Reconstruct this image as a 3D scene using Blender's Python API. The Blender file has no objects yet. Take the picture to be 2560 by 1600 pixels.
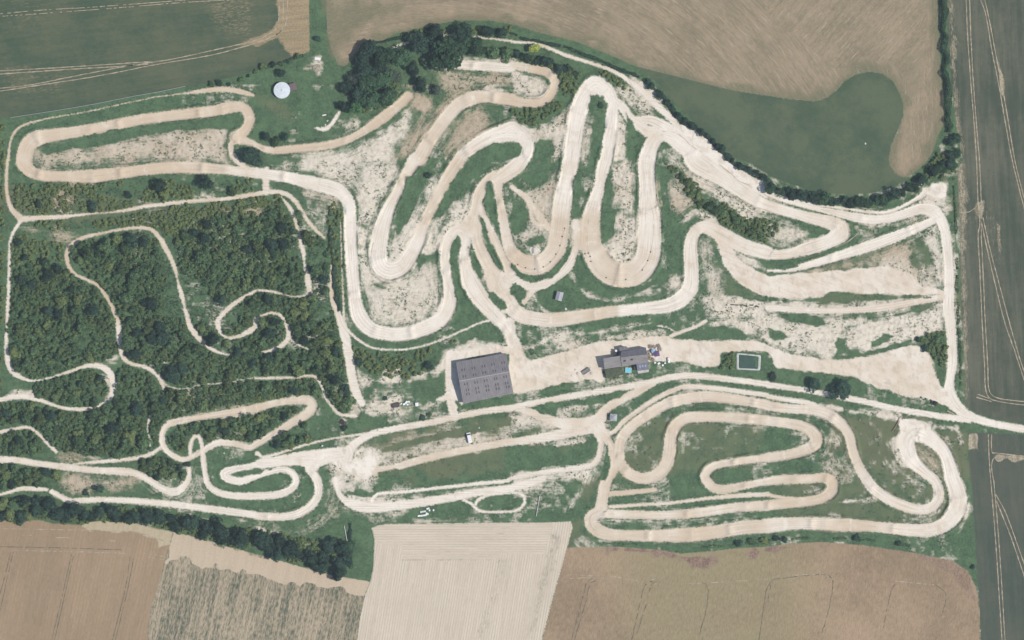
import bpy, bmesh, math, random
import numpy as np
from mathutils import Vector, Matrix
random.seed(7); RNG = np.random.default_rng(7)
scene = bpy.context.scene
SUN_EL, SUN, SKY, HAZE = 58, 4.2, .105, 4.0e-5
COL = scene.collection
M = 0.2                                   # metres per photo pixel
def wx(sx): return (sx - 1280.0) * M
def wy(sy): return (800.0 - sy) * M
TS = 640 / 2419.0                         # one survey-sheet pixel in photo pixels
FS = 2560 / 2419.0

def parse(s, closed=False):
    """survey text -> list of (x, y, width m, tone). '@cr' sheet column,row; '@f' whole picture; wN width; cN tone"""
    out = []; ox = oy = 0; k = FS; w = 10 * M; c = 0.3
    for t in s.split():
        if t[0] == '@':
            if t[1] == 'f': ox = oy = 0; k = FS
            else: ox = 640 * int(t[1]); oy = 400 * int(t[2]); k = TS
        elif t[0] == 'w': w = float(t[1:]) * k * M
        elif t[0] == 'c': c = float(t[1:])
        else:
            a, b = t.split(',')
            out.append((wx(ox + float(a) * k), wy(oy + float(b) * k), w, c))
    return out

def smooth(pts, step=2.0, closed=False):
    """Catmull-Rom through the points, all columns interpolated"""
    P = np.array(pts, float); n = len(P)
    if n < 3 and not closed:
        m = max(2, int(np.hypot(*(P[1] - P[0])[:2]) / step))
        t = np.linspace(0, 1, m)[:, None]
        return P[0] * (1 - t) + P[1] * t
    idx = (lambda i: i % n) if closed else (lambda i: min(max(i, 0), n - 1))
    res = []
    for i in range(n if closed else n - 1):
        p0, p1, p2, p3 = P[idx(i - 1)], P[idx(i)], P[idx(i + 1)], P[idx(i + 2)]
        m = max(1, int(np.hypot(*(p2 - p1)[:2]) / step))
        t = (np.arange(m) / m)[:, None]
        res.append(0.5 * ((2 * p1) + (-p0 + p2) * t + (2 * p0 - 5 * p1 + 4 * p2 - p3) * t ** 2 + (-p0 + 3 * p1 - 3 * p2 + p3) * t ** 3))
    if not closed: res.append(P[-1:])
    return np.vstack(res)

# ------------------------------------------------------------------ the survey grid
CELL = 0.4
GX0, GX1, GY0, GY1 = -268.0, 268.0, -172.0, 172.0
NX = int(round((GX1 - GX0) / CELL)) + 1; NY = int(round((GY1 - GY0) / CELL)) + 1
xs = GX0 + CELL * np.arange(NX); ys = GY0 + CELL * np.arange(NY)
X, Y = np.meshgrid(xs, ys)                # [row y, col x]

def vnoise(scale, seed, x=None, y=None):
    x = X if x is None else x; y = Y if y is None else y
    g = np.random.default_rng(seed).random((257, 257))
    u = (x / scale + 1000.37); v = (y / scale + 1000.71)
    iu = np.floor(u).astype(int); iv = np.floor(v).astype(int)
    fu = u - iu; fv = v - iv
    fu = fu * fu * (3 - 2 * fu); fv = fv * fv * (3 - 2 * fv)
    iu %= 256; iv %= 256
    return (g[iv, iu] * (1 - fu) + g[iv, iu + 1] * fu) * (1 - fv) + (g[iv + 1, iu] * (1 - fu) + g[iv + 1, iu + 1] * fu) * fv

def block(x0, x1, y0, y1):
    i0 = max(0, int((x0 - GX0) / CELL)); i1 = min(NX, int((x1 - GX0) / CELL) + 2)
    j0 = max(0, int((y0 - GY0) / CELL)); j1 = min(NY, int((y1 - GY0) / CELL) + 2)
    return (slice(j0, max(j0, j1)), slice(i0, max(i0, i1)))

def poly_sd(P, margin):
    """signed distance (inside > 0) of a polygon over its block"""
    P = np.asarray(P, float)[:, :2]
    b = block(P[:, 0].min() - margin, P[:, 0].max() + margin, P[:, 1].min() - margin, P[:, 1].max() + margin)
    x = X[b]; y = Y[b]
    if x.size == 0: return b, None
    d2 = np.full(x.shape, 1e12); ins = np.zeros(x.shape, bool)
    n = len(P)
    for i in range(n):
        ax, ay = P[i]; bx, by = P[(i + 1) % n]
        dx, dy = bx - ax, by - ay; L = dx * dx + dy * dy + 1e-12
        t = np.clip(((x - ax) * dx + (y - ay) * dy) / L, 0, 1)
        d2 = np.minimum(d2, (x - ax - t * dx) ** 2 + (y - ay - t * dy) ** 2)
        if ay != by:
            c = ((ay > y) != (by > y)) & (x < (bx - ax) * (y - ay) / (by - ay) + ax)
            ins ^= c
    d = np.sqrt(d2)
    return b, np.where(ins, d, -d)

def inside(P, x, y):
    r = False; n = len(P)
    for i in range(n):
        ax, ay = P[i][0], P[i][1]; bx, by = P[(i + 1) % n][0], P[(i + 1) % n][1]
        if (ay > y) != (by > y) and x < (bx - ax) * (y - ay) / (by - ay) + ax: r = not r
    return r

def sstep(a, b, v):
    t = np.clip((v - a) / (b - a), 0, 1); return t * t * (3 - 2 * t)

# ------------------------------------------------------------------ node helpers
class NT:
    def __init__(s, name):
        s.m = bpy.data.materials.new(name); s.m.use_nodes = True
        s.t = s.m.node_tree; s.t.nodes.clear()
        s.out = s.t.nodes.new('ShaderNodeOutputMaterial')
    def n(s, typ): return s.t.nodes.new('ShaderNode' + typ)
    def put(s, sock, v):
        if isinstance(v, bpy.types.NodeSocket): s.t.links.new(v, sock)
        elif isinstance(v, (tuple, list)) and sock.type == 'RGBA': sock.default_value = (*v[:3], 1)
        else: sock.default_value = v
    def pos(s):
        if not hasattr(s, '_p'): s._p = s.n('NewGeometry').outputs['Position']
        return s._p
    def attr(s, name):
        a = s.n('Attribute'); a.attribute_name = name; return a.outputs['Fac']
    def math(s, op, a, b=0.0, c=0.0):
        k = s.n('Math'); k.operation = op
        s.put(k.inputs[0], a); s.put(k.inputs[1], b); s.put(k.inputs[2], c)
        return k.outputs[0]
    def add(s, a, b): return s.math('ADD', a, b)
    def mul(s, a, b): return s.math('MULTIPLY', a, b)
    def noise(s, scale, detail=2.0, rough=0.5, vec=None, dist=0.0):
        k = s.n('TexNoise'); s.put(k.inputs['Vector'], vec if vec is not None else s.pos())
        k.inputs['Scale'].default_value = scale; k.inputs['Detail'].default_value = detail
        k.inputs['Roughness'].default_value = rough; k.inputs['Distortion'].default_value = dist
        return k.outputs['Fac']
    def vor(s, scale, vec=None):
        k = s.n('TexVoronoi'); s.put(k.inputs['Vector'], vec if vec is not None else s.pos())
        k.inputs['Scale'].default_value = scale
        return k.outputs['Distance']
    def ss(s, v, a, b, lo=0.0, hi=1.0):
        k = s.n('MapRange'); k.interpolation_type = 'SMOOTHSTEP'
        s.put(k.inputs[0], v); k.inputs[1].default_value = a; k.inputs[2].default_value = b
        k.inputs[3].default_value = lo; k.inputs[4].default_value = hi
        return k.outputs[0]
    def mix(s, f, a, b, typ='MIX'):
        k = s.n('Mix'); k.data_type = 'RGBA'; k.blend_type = typ
        s.put(k.inputs[0], f); s.put(k.inputs[6], a); s.put(k.inputs[7], b)
        return k.outputs[2]
    def vec(s, x, y, z=0.0):
        k = s.n('CombineXYZ'); s.put(k.inputs[0], x); s.put(k.inputs[1], y); s.put(k.inputs[2], z); return k.outputs[0]
    def xyz(s):
        k = s.n('SeparateXYZ'); s.put(k.inputs[0], s.pos()); return k.outputs
    def bright(s, col, f):
        return s.mix(1.0, col, s.vec(f, f, f), 'MULTIPLY')
    def surf(s, col, rough=0.9, bump=None, bstr=0.3, bdist=0.1, metal=0.0, spec=0.2):
        p = s.n('BsdfPrincipled'); s.put(p.inputs['Base Color'], col); s.put(p.inputs['Roughness'], rough)
        p.inputs['Metallic'].default_value = metal; p.inputs['Specular IOR Level'].default_value = spec
        if bump is not None:
            b = s.n('Bump'); s.put(b.inputs['Height'], bump); b.inputs['Strength'].default_value = bstr; b.inputs['Distance'].default_value = bdist
            s.t.links.new(b.outputs[0], p.inputs['Normal'])
        s.t.links.new(p.outputs[0], s.out.inputs[0]); return s.m

def S(r, g, b):
    """sRGB 0-255 -> linear"""
    return tuple(((c / 255) / 12.92 if c / 255 <= 0.04045 else ((c / 255 + 0.055) / 1.055) ** 2.4) for c in (r, g, b))

def tag(o, label=None, cat=None, group=None, kind=None):
    if label: o['label'] = label
    if cat: o['category'] = cat
    if group: o['group'] = group
    if kind: o['kind'] = kind
    return o
def empty(name, loc, rz=0.0, label=None, cat=None, group=None):
    o = bpy.data.objects.new(name, None); COL.objects.link(o)
    o.location = loc; o.rotation_euler = (0, 0, rz); o.empty_display_size = 0.3
    return tag(o, label, cat, group)
def link(name, me, parent=None):
    o = bpy.data.objects.new(name, me); COL.objects.link(o); o.parent = parent; return o

def fast_mesh(name, verts, faces4, mats, matidx=None, smooth_=True):
    me = bpy.data.meshes.new(name)
    v = np.ascontiguousarray(verts, np.float32); f = np.ascontiguousarray(faces4, np.int32)
    me.vertices.add(len(v)); me.vertices.foreach_set('co', v.ravel())
    k = f.shape[1]
    me.loops.add(f.size); me.loops.foreach_set('vertex_index', f.ravel())
    me.polygons.add(len(f)); me.polygons.foreach_set('loop_start', np.arange(0, f.size, k, dtype=np.int32))
    me.polygons.foreach_set('loop_total', np.full(len(f), k, np.int32))
    for m in (mats if isinstance(mats, (list, tuple)) else [mats]): me.materials.append(m)
    if matidx is not None: me.polygons.foreach_set('material_index', np.ascontiguousarray(matidx, np.int32))
    me.update(calc_edges=True)
    me.polygons.foreach_set('use_smooth', np.full(len(f), smooth_, bool))
    return me
# ------------------------------------------------------------------ survey of roads, tracks and trails
# (kind, bank height m, text)
PATHS = [
 # west loop of the motocross track
 ('dirt_track', .5, "@00 w150 c.75 230,1500 255,1390 345,1310 w120 500,1278 w100 800,1232 1000,1197 1300,1137 c.8 1700,1085 w105 2000,1052 2180,1014 w95 2290,1012 2350,1075 2356,1155 2310,1235 w130 2235,1300"),
 ('dirt_track', .5, "@00 w150 c.75 230,1480 @01 c.85 w150 226,20 w115 280,100 w100 400,145 600,155 w125 c1 900,150 w105 1200,115 c.85 1500,78 w115 1800,70 c.5 w90 2100,88 2250,105 c.15 w100 2419,122 @11 w105 300,163 w125 500,212 w140 700,258 w125 c0 810,310 w118 880,420 890,600 895,800 908,1000 925,1200 w132 943,1360 w150 985,1490 @12 w135 1090,88 w130 1250,130 1400,130 w140 c.1 1560,90 w150 1720,15 @11 w140 c.2 1800,1430 w125 1832,1300 w90 1812,1150 w95 1790,1000 1790,880 w110 1815,770 w110 1860,695 1905,662 w95 1960,690 1985,770 w95 1968,865 w125 1985,1020 w165 2025,1150 w165 2105,1285 w150 2200,1400 w140 2295,1500 @12 w120 2335,30 w110 2400,130 @22 0,200 w105 60,340"),
 ('dirt_track', .35, "@00 w90 c.6 2270,1320 w45 2400,1352 @10 w50 0,1375 w65 c.85 150,1420 w78 400,1404 650,1378 w72 850,1325 1000,1250 w100 1150,1150 1280,1050 w85 1400,950 1440,905"),
 ('dirt_track', .2, "@00 w48 c.5 2235,1310 2180,1370 2190,1460 @01 w52 2210,-30 2250,20 2340,85"),
 # middle loops
 ('dirt_track', .5, "@11 w130 c.4 1500,0 w95 c.5 1395,180 1325,320 w120 c.1 1245,480 w150 1190,650 w170 1160,800 w175 c0 1155,930 w170 1195,1020 w165 1275,1050 w150 c.15 1380,1010 w140 1450,910 w130 1530,755 w105 c.6 1600,570 1690,390 w110 1745,280 w120 1850,110 w130 1930,0 @10 w125 c.3 1935,1490 2080,1370 w140 c.05 2230,1290 w190 2419,1240 @20 w190 0,1243 w135 90,1288 w115 150,1370 w115 145,1450 w140 90,1505 @21 w150 c.3 40,60 @11 w140 c.5 2390,110 w130 2270,190 w100 2160,250"),
 ('dirt_track', .5, "@11 w130 c.45 1510,0 @10 w150 c.55 1545,1495 w125 1640,1330 1760,1160 w130 1900,1000 2050,925 w115 2200,915 c.65 2419,942 @20 w95 0,950 150,978 w85 c.9 280,965 w80 370,890 405,780 w85 370,705 260,665 w80 c.5 100,632 0,620 @10 w88 c.15 2419,640 2200,628 2000,617 1890,612"),
 ('dirt_track', .3, "@11 w110 c.55 2240,150 w110 2120,300 w100 2080,450 w110 c.4 2040,600 w100 2000,690"),
 ('dirt_track', .3, "@11 w100 c.45 2085,520 w105 2085,740 w115 2140,890 w130 2215,1030 w160 2280,1140 w160 2330,1260 w120 2419,1370 @21 w140 c.4 0,1400 w140 90,1470 w130 220,1500 w135 400,1512 w120 c.65 700,1470 w105 c.7 990,1425 w110 c.1 1030,1425 1250,1402 w130 1450,1380 w150 1590,1320 w150 c.15 1680,1220 w135 1697,1100 1692,950 w125 1690,800 w110 c.3 1722,690 w115 1800,632 w130 1880,650 w140 2000,715 w140 2200,815 w125 2419,880 @31 w95 c.35 0,893 200,885 w130 400,828 c.3 580,765 w170 690,690 w150 c.45 690,640 w125 580,590 w100 c.25 300,520 w105 0,430 @21 w120 c.2 2300,375 w150 2150,270 w190 1950,130 w230 1760,10 @20 w170 c.1 1690,1430 w160 1590,1350 w135 1490,1285 w130 c.2 1400,1275 w140 1325,1360 w160 c.1 1280,1490"),
 ('dirt_track', .3, "@11 w70 c.5 2120,430 2150,540 2215,670 w72 2290,830 2345,940 w110 2400,1040 2419,1090"),
 ('dirt_track', .5, "@11 w95 c.55 2290,170 2280,320 w90 2320,500 w90 2350,650 w110 2385,800 @21 w130 c.65 15,890 w175 105,975 w185 220,995 w180 c.6 330,950 w180 415,840 w185 445,700 w175 460,550 w175 c.35 478,400 w150 c.15 505,250 w150 535,110 w155 558,0 @20 w155 c0 562,1500 w155 587,1300 w165 625,1080 w160 690,900 w165 780,800 w150 870,840 w140 930,930 w115 945,1050 w120 935,1200 w140 905,1350 w130 885,1490 @21 w120 c.2 855,100 w105 825,260 w140 775,430 w175 c.8 745,580 w190 742,730 w200 c.6 765,850 w230 840,980 w235 c.55 930,1060 w240 1030,1085 w235 1150,1070 w230 c.35 1240,1000 w230 1290,880 w215 1300,700 w210 c.3 1300,550 w170 1285,400 w150 c.1 1278,250 w160 1270,60 @20 w155 1282,1490"),
 ('dirt_track', .2, "@20 w75 c.15 950,930 w85 1050,1020 w90 1110,1110 w110 1190,1180 w110 1270,1240 w100 1340,1240"),
 ('dirt_track', .2, "@20 w70 c.2 1180,1130 w90 1330,1140 w110 1480,1220"),
 # cross links around the middle
 ('dirt_track', .1, "@11 w110 c.4 2330,1180 w100 2419,1130 @21 w75 c.35 0,1060 w80 90,1160 w90 200,1200 w90 320,1170 w85 430,1090 w85 530,1010 w60 580,900 w70 620,740 w80 600,600"),
 ('dirt_track', .1, "@21 w50 c.45 115,1340 w55 165,1275 w60 215,1210"),
 ('dirt_track', .1, "@11 w60 c.4 2290,1430 2360,1420 2419,1440"),
 ('dirt_track', .1, "@21 w45 c.6 0,255 60,300 w60 130,350 w50 200,440 w80 290,580 w60 340,640"),
 ('dirt_track', .1, "@21 w35 c.6 140,380 180,470 190,560 w50 280,640"),
 # east part
 ('dirt_track', .3, "@21 w110 c.05 2350,240 @31 w60 60,340 w45 c.1 300,420 w60 600,490 w85 850,545 w85 1050,562 w90 1250,522 w110 1450,460 w130 1560,480"),
 ('service_road', .2, "@31 w130 c.1 1560,480 w110 c0 1625,550 w95 1665,650 w95 1690,800 w95 1708,1000 w100 1712,1200 w105 1705,1400 @32 w100 c0 1720,0 w92 1735,200 1742,400 w80 1722,560 w110 1715,680 w110 1780,810 w85 1900,905 w68 2100,972 2419,1032 2700,1080"),
 ('dirt_track', .3, "@31 w26 c0 0,290 w28 130,350 400,415 w22 700,455 w30 1000,495 w34 1140,490 w28 1300,425 w45 1450,340 w60 1490,290"),
 ('dirt_track', .4, "@31 w70 c.0 1560,570 w85 1400,645 w105 1100,765 w95 800,865 w75 500,960 w55 250,1025 w30 100,1045 w22 0,1045"),
 ('dirt_track', .2, "@31 w55 c.3 0,1395 w55 500,1425 w60 c.4 1000,1405 w60 1400,1340 w60 1660,1290"),
 # service roads
 ('service_road', .15, "@32 w66 c.0 1900,940 w58 1700,920 w55 1500,888 1200,838 900,768 w50 c.15 560,702 w48 350,662 w55 0,612 @22 w55 c.2 2419,608 2100,566 w62 1800,530 w60 1620,527 1450,552 w62 1300,592 1130,622 w58 900,662 600,712 300,768 w62 0,832 @12 w62 c.3 2419,832 w58 2200,856 w62 1950,900 w58 1700,960 1400,1012 w62 c.15 1150,1062 w70 1000,1125 w90 895,1215 w100 860,1320"),
 ('service_road', .15, "@22 w70 c.55 1330,590 w75 1180,680 w78 1050,742 w80 900,832 w90 820,920 w120 c.45 790,1000"),
 ('service_road', .1, "@22 w110 c.4 840,930 w130 700,985 w120 520,985 w80 c.45 380,950 w72 200,880 w60 50,835"),
 ('service_road', .1, "@22 w90 c.35 820,1010 w100 600,1050 w85 300,1110 w70 0,1155 @12 w70 c.45 2419,1145 w68 2000,1225 w68 1600,1310 w72 1300,1395 w90 1150,1430"),
 ('dirt_track', .25, "@22 w90 c.5 840,1040 w75 900,1130 w75 945,1210 w85 945,1350 w95 905,1490 @23 w110 c.55 875,60 w105 855,180 w130 840,280"),
 ('dirt_track', .15, "@22 w60 c.4 800,1070 w55 840,1150 w55 825,1270 w50 765,1365 w50 c.15 600,1402 w45 300,1440 w35 0,1495 @13 w34 c.05 2380,5 w32 2100,35 w30 1700,78 w28 1400,112 w30 1150,132 w32 1108,175 w45 1105,240"),
 ('service_road', .1, "@12 w90 c.15 1840,330 w95 1835,450 1838,600 w85 1838,740 w75 1855,840 w90 1880,910"),
 # south-east loops
 ('dirt_track', .45, "@22 w90 c.6 905,1500 @22 w95 c.5 1010,1330 w88 1015,1230 w95 1040,1110 w95 1160,980 w100 1340,860 w105 1500,780 w108 1700,735 w105 1900,725 w95 2200,765 w95 c.4 2419,805 @32 w95 0,810 w85 200,838 w95 400,848 w110 560,885 w100 690,980 w92 765,1090 w90 805,1250 w92 860,1390 w98 c.25 935,1512 @33 w100 1010,92 1150,185 w98 1300,250 w95 1430,282 w98 1540,262 w100 1605,190 w95 1612,90 w95 1570,0 @32 w100 c.1 1480,1440 w130 1375,1340 w150 c0 1320,1230 w160 1310,1130 w170 1380,1060 w170 1470,1080 w140 1560,1140 w120 1660,1240 w130 1710,1360 w150 1745,1500 @33 w165 c.1 1785,100 w165 1795,240 w150 1730,370 w130 c.3 1600,455 w125 1440,478 w105 c.55 1150,455 w100 1000,440 w125 700,425 w115 c.45 300,408 w140 0,432 @23 w130 c.6 2380,438 w125 2200,448 w130 1900,495 w135 1600,522 w100 1200,526 w105 1000,522 w120 c.5 860,498 w130 770,440 w130 748,370 w110 800,312 w85 900,318 w80 1200,330 1500,332 w90 1800,305 w90 2100,262 w98 2419,240 @33 w95 c.65 0,238 w95 200,218 w92 400,198 w100 530,165 w110 605,90 w110 600,10 w95 530,-20 w88 c.6 400,-12 w88 100,0 @23 w70 c.5 2380,18 w72 2200,52 w85 2000,90 w90 1900,68 w90 1835,0 @22 w85 c.45 1820,1480 w80 1860,1410 w75 1960,1365 w72 2200,1328 w78 c.55 2419,1305 @32 w90 0,1300 w95 200,1272 w105 385,1215 w120 c.7 455,1150 w110 430,1065 w98 340,1010 w95 c.5 180,975 w95 0,955 @22 w100 2419,952 w98 2100,922 w100 1800,915 w105 1640,930 w110 c.6 1545,1000 w110 1500,1110 w118 1490,1230 w120 1460,1360 w115 1400,1440 w110 1300,1490 w105 1200,1490 w105 1090,1440 w95 1020,1340"),
 ('service_road', .1, "@22 w55 c.45 860,1085 w42 960,1058 w45 1050,965 1200,852 w48 1350,752 w46 1500,675 w48 1650,632 w46 c.25 1900,643 2200,682 w42 2419,712 @32 w45 c.2 0,722 200,755 w50 400,790 w60 510,850"),
 ('dirt_track', .1, "@23 w34 c.45 930,255 w30 1200,235 w30 1500,218 1800,180 w40 2100,150 w42 2419,135 @33 w38 0,140 w30 130,165 250,175"),
 ('dirt_track', .0, "@23 w50 c.7 930,130 w48 1100,118 w40 1350,92"),
 # south-west loops
 ('dirt_track', .35, "@12 w78 c.6 0,832 w65 c.4 200,782 w80 400,755 w95 490,758 w95 535,815 w92 480,890 w80 350,965 w70 200,1060 w60 0,1172 @02 w55 c.3 2360,1205 w58 2200,1165 w60 2060,1162 w58 1970,1205 w50 1880,1255 w45 1800,1300 w50 1740,1322 w52 1640,1285 w55 1560,1215 w52 1532,1140 w52 1540,1050 w65 c.5 1600,980 w60 1750,945 w55 1900,920 w65 2100,888 w80 2419,838 @12 0,830"),
 ('dirt_track', .2, "@02 w34 c.2 1800,1290 w36 1800,1180 w36 1835,1100 w36 1875,1100 w38 1905,1170 w45 1915,1240 w50 1925,1350 w52 1950,1500 @03 w58 c.15 1975,50 w62 2060,115 w65 2200,148 w68 2419,152 @13 w70 c.05 150,145 w70 275,118 w68 365,55 w68 378,-10 @12 w62 c0 345,1445 w60 250,1412 w58 100,1442 w60 0,1475 @03 w70 c0 2280,10 @02 w75 c0 2160,1500 w80 2120,1450 w62 2220,1408 w55 2360,1385 @12 w60 0,1368 w85 c.05 200,1330 w100 450,1290 w130 650,1280 w140 c0 800,1270"),
 ('dirt_track', .35, "@12 w140 c.1 640,1300 w80 500,1390 w80 560,1470 @13 w75 c.15 590,40 w75 588,140 w80 525,240 w80 410,315 w75 c.25 260,348 w70 100,345 0,335 @03 w68 c.05 2400,328 w66 2100,288 w62 1700,238 w58 1300,200 w50 1000,186 w52 800,192 w55 680,200 w50 600,170 w48 490,110"),
 ('trail', .1, "@03 w30 c.1 440,92 w44 330,82 w40 200,82 w28 100,112 w22 0,138 -80,150"),
 ('dirt_track', .25, "@02 w60 c.25 -60,1318 w62 150,1325 w58 400,1362 w62 650,1392 w62 900,1420 w72 1150,1432 w62 1280,1452 w62 1390,1502 @03 w62 1500,62 w75 1600,108 w75 1680,105 w60 1745,50 w45 1785,-20 @02 w42 1787,1400"),
 ('trail', .1, "@02 w14 c.2 690,1362 w30 900,1342 w34 1200,1318 w34 1400,1278 w30 1520,1205"),
 # woodland trails
 ('trail', .0, "@02 w34 c.3 -60,1068 w30 120,1036 w26 250,1012 w26 340,1055 w30 430,1145 w32 530,1245"),
 ('trail', .0, "@02 w38 c.15 -60,775 w44 100,732 w46 250,728 w34 400,765 w26 550,818 w34 700,842 w32 850,836 w22 960,800 w36 1040,740 w56 1070,640 w60 1065,560 w60 1010,470 w44 900,430 w34 800,438 w24 650,490 w14 450,552 w16 300,572 w40 180,535 w55 95,450 w38 62,300 w30 60,130"),
 ('trail', .0, "@02 w10 c.2 60,130 62,40 @01 w32 70,1480 w30 82,1200 w28 88,1000 w26 90,850 w26 110,720 w30 180,600 w40 205,555"),
 ('trail', .0, "@01 w28 c.7 70,0 w30 60,200 w32 72,350 w46 115,470 w60 200,555"),
 ('trail', .0, "@00 w28 c.75 80,1512 w18 95,1350 w22 145,1240 w18 250,1172 w9 500,1110 w6 800,1060 w6 1200,972 w5 1500,912 w14 1740,885 w34 1850,868 w46 2000,850 w50 2150,845 w48 2290,870 w30 2390,900"),
 ('trail', .0, "@01 w60 c.45 200,560 w46 350,548 w34 600,535 w18 850,508 w8 1000,498 w26 1180,476 w34 1400,435 w36 1800,390 w34 2100,370 w38 2300,340 w40 2419,322 @11 w42 c.4 100,303 w44 200,303 w40 300,330 w40 380,400 w34 450,512 w36 530,625 w20 650,742"),
 ('trail', .0, "@11 w62 c.35 95,300 95,190 w56 105,90"),
 ('trail', .0, "@11 w18 c.35 240,360 w34 320,450 w34 370,560 w28 400,680 w38 430,800 w38 450,890 w14 455,960 w26 465,1010 w50 490,1110 w60 495,1190 w24 500,1262 w18 430,1290 w6 340,1290 w14 270,1272 w24 130,1240 w14 0,1230 @01 w22 2400,1245 w34 2280,1312 w46 2150,1412 w40 2060,1510 @02 w52 2055,30 w34 2085,115 w20 2160,172 w40 2290,140 w52 2419,60 @11 w30 -10,1512 w20 80,1462 w22 170,1445 w30 245,1480 @12 w40 290,50 w48 312,150 w44 255,235 w30 150,290 w16 60,300"),
 ('trail', .0, "@12 w22 c.2 335,185 w16 430,250 w5 560,300"),
 ('trail', .0, "@01 w18 c.65 960,692 w24 1150,655 w26 1300,640 w32 1420,652 w40 1500,725 w48 1565,835 w38 1620,940 w36 1660,1050 w14 1675,1120 w30 c.3 1695,1200 w42 1722,1290 w24 1740,1370 w42 1775,1500 @02 w48 1785,40 w52 1840,125 w44 1920,210 w30 2030,290 w10 2150,328 w6 2280,330"),
 ('trail', .0, "@01 w22 c.8 960,692 w34 800,730 w42 680,800 w38 632,880 w36 642,980 w28 700,1070 w26 820,1132 w28 920,1182 w34 1000,1282 w38 1060,1390 w38 1100,1490 @02 w46 c.25 1118,30 w56 1130,150 w52 1145,280 w40 1185,380 w28 1260,418 w36 1380,448 w40 1480,512 w40 1535,600 w18 1545,650"),
 ('trail', .0, "@02 w16 c.3 1545,590 w12 1620,640 w5 1750,650 w8 1900,612 w5 2050,600 w7 2200,580 w10 2419,545 @12 w20 0,550 w22 300,545 w26 540,530 w26 620,620 w24 660,730 w24 720,820 w30 800,892 w34 940,905"),
 ('trail', .0, "@02 w4 c.3 1450,845 w26 1435,880 w18 1405,950 w6 1395,1050 w5 1420,1150 w6 1400,1260"),
 ('trail', .1, "@11 w28 c.5 720,1000 w34 710,1150 w40 718,1300 w50 755,1420 w75 c.25 800,1512 @12 w85 c.2 812,40 840,150 880,350 912,550 w80 955,700 w60 1005,790"),
 ('trail', .0, "@11 w8 c.4 800,560 w9 812,1000 w16 828,1400 @12 w30 835,40 w24 c.15 900,130 w22 1000,210 w16 1130,270 w14 1400,278 w16 1650,224 w16 1900,122 w16 2100,34 w20 2200,5 w18 2300,0"),
 ('trail', .0, "@22 w10 c.2 1380,55 1480,75 1540,112"), ('trail', .0, "@22 w30 c.35 1500,150 1620,105 1740,62 1830,10"),
 # narrow chalk roads in the south and north
 ('service_road', .1, "@13 w60 c.05 755,0 w50 775,100 w60 835,190 w95 960,245 w95 1150,258 w80 1500,222 w75 1850,165 w70 2050,125 w70 2300,90 2419,78 @23 w75 c.1 0,75 w70 150,30 w60 300,-15"),
 ('service_road', .0, "@13 w24 c.1 1960,185 w26 2040,228 w26 2100,285 w24 2200,302 w22 2419,298 @23 w22 0,296 w26 65,278 w26 120,215 w26 118,160 w24 60,124 w22 0,118 @13 w22 2340,125 w30 2200,140 w30 2095,190 w28 2075,235"),
 ('trail', .0, "@10 w22 c.35 1280,462 w20 1350,432 w14 1500,382 w14 1700,340 w22 1860,332 w14 2000,342 w16 2150,357 w18 2419,388 @20 w22 c.3 0,395 w26 250,420 w32 500,518 w30 750,598 w34 950,670 w44 1100,762 w60 c.2 1250,880 w62 1350,980 w62 1470,1090 w50 1560,1190"),
 ('trail', .0, "@10 w12 c.2 560,1210 w40 640,1222 w34 700,1190 w34 750,1120 w22 785,1060"),
 ('trail', .0, "@12 w40 c.2 10,1260 w12 90,1320"),
 ('trail', .0, "@12 w34 c.25 70,1300 w22 250,1250 w18 500,1170 w16 750,1115 w20 960,1085 w30 1040,1080"),
]
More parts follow.
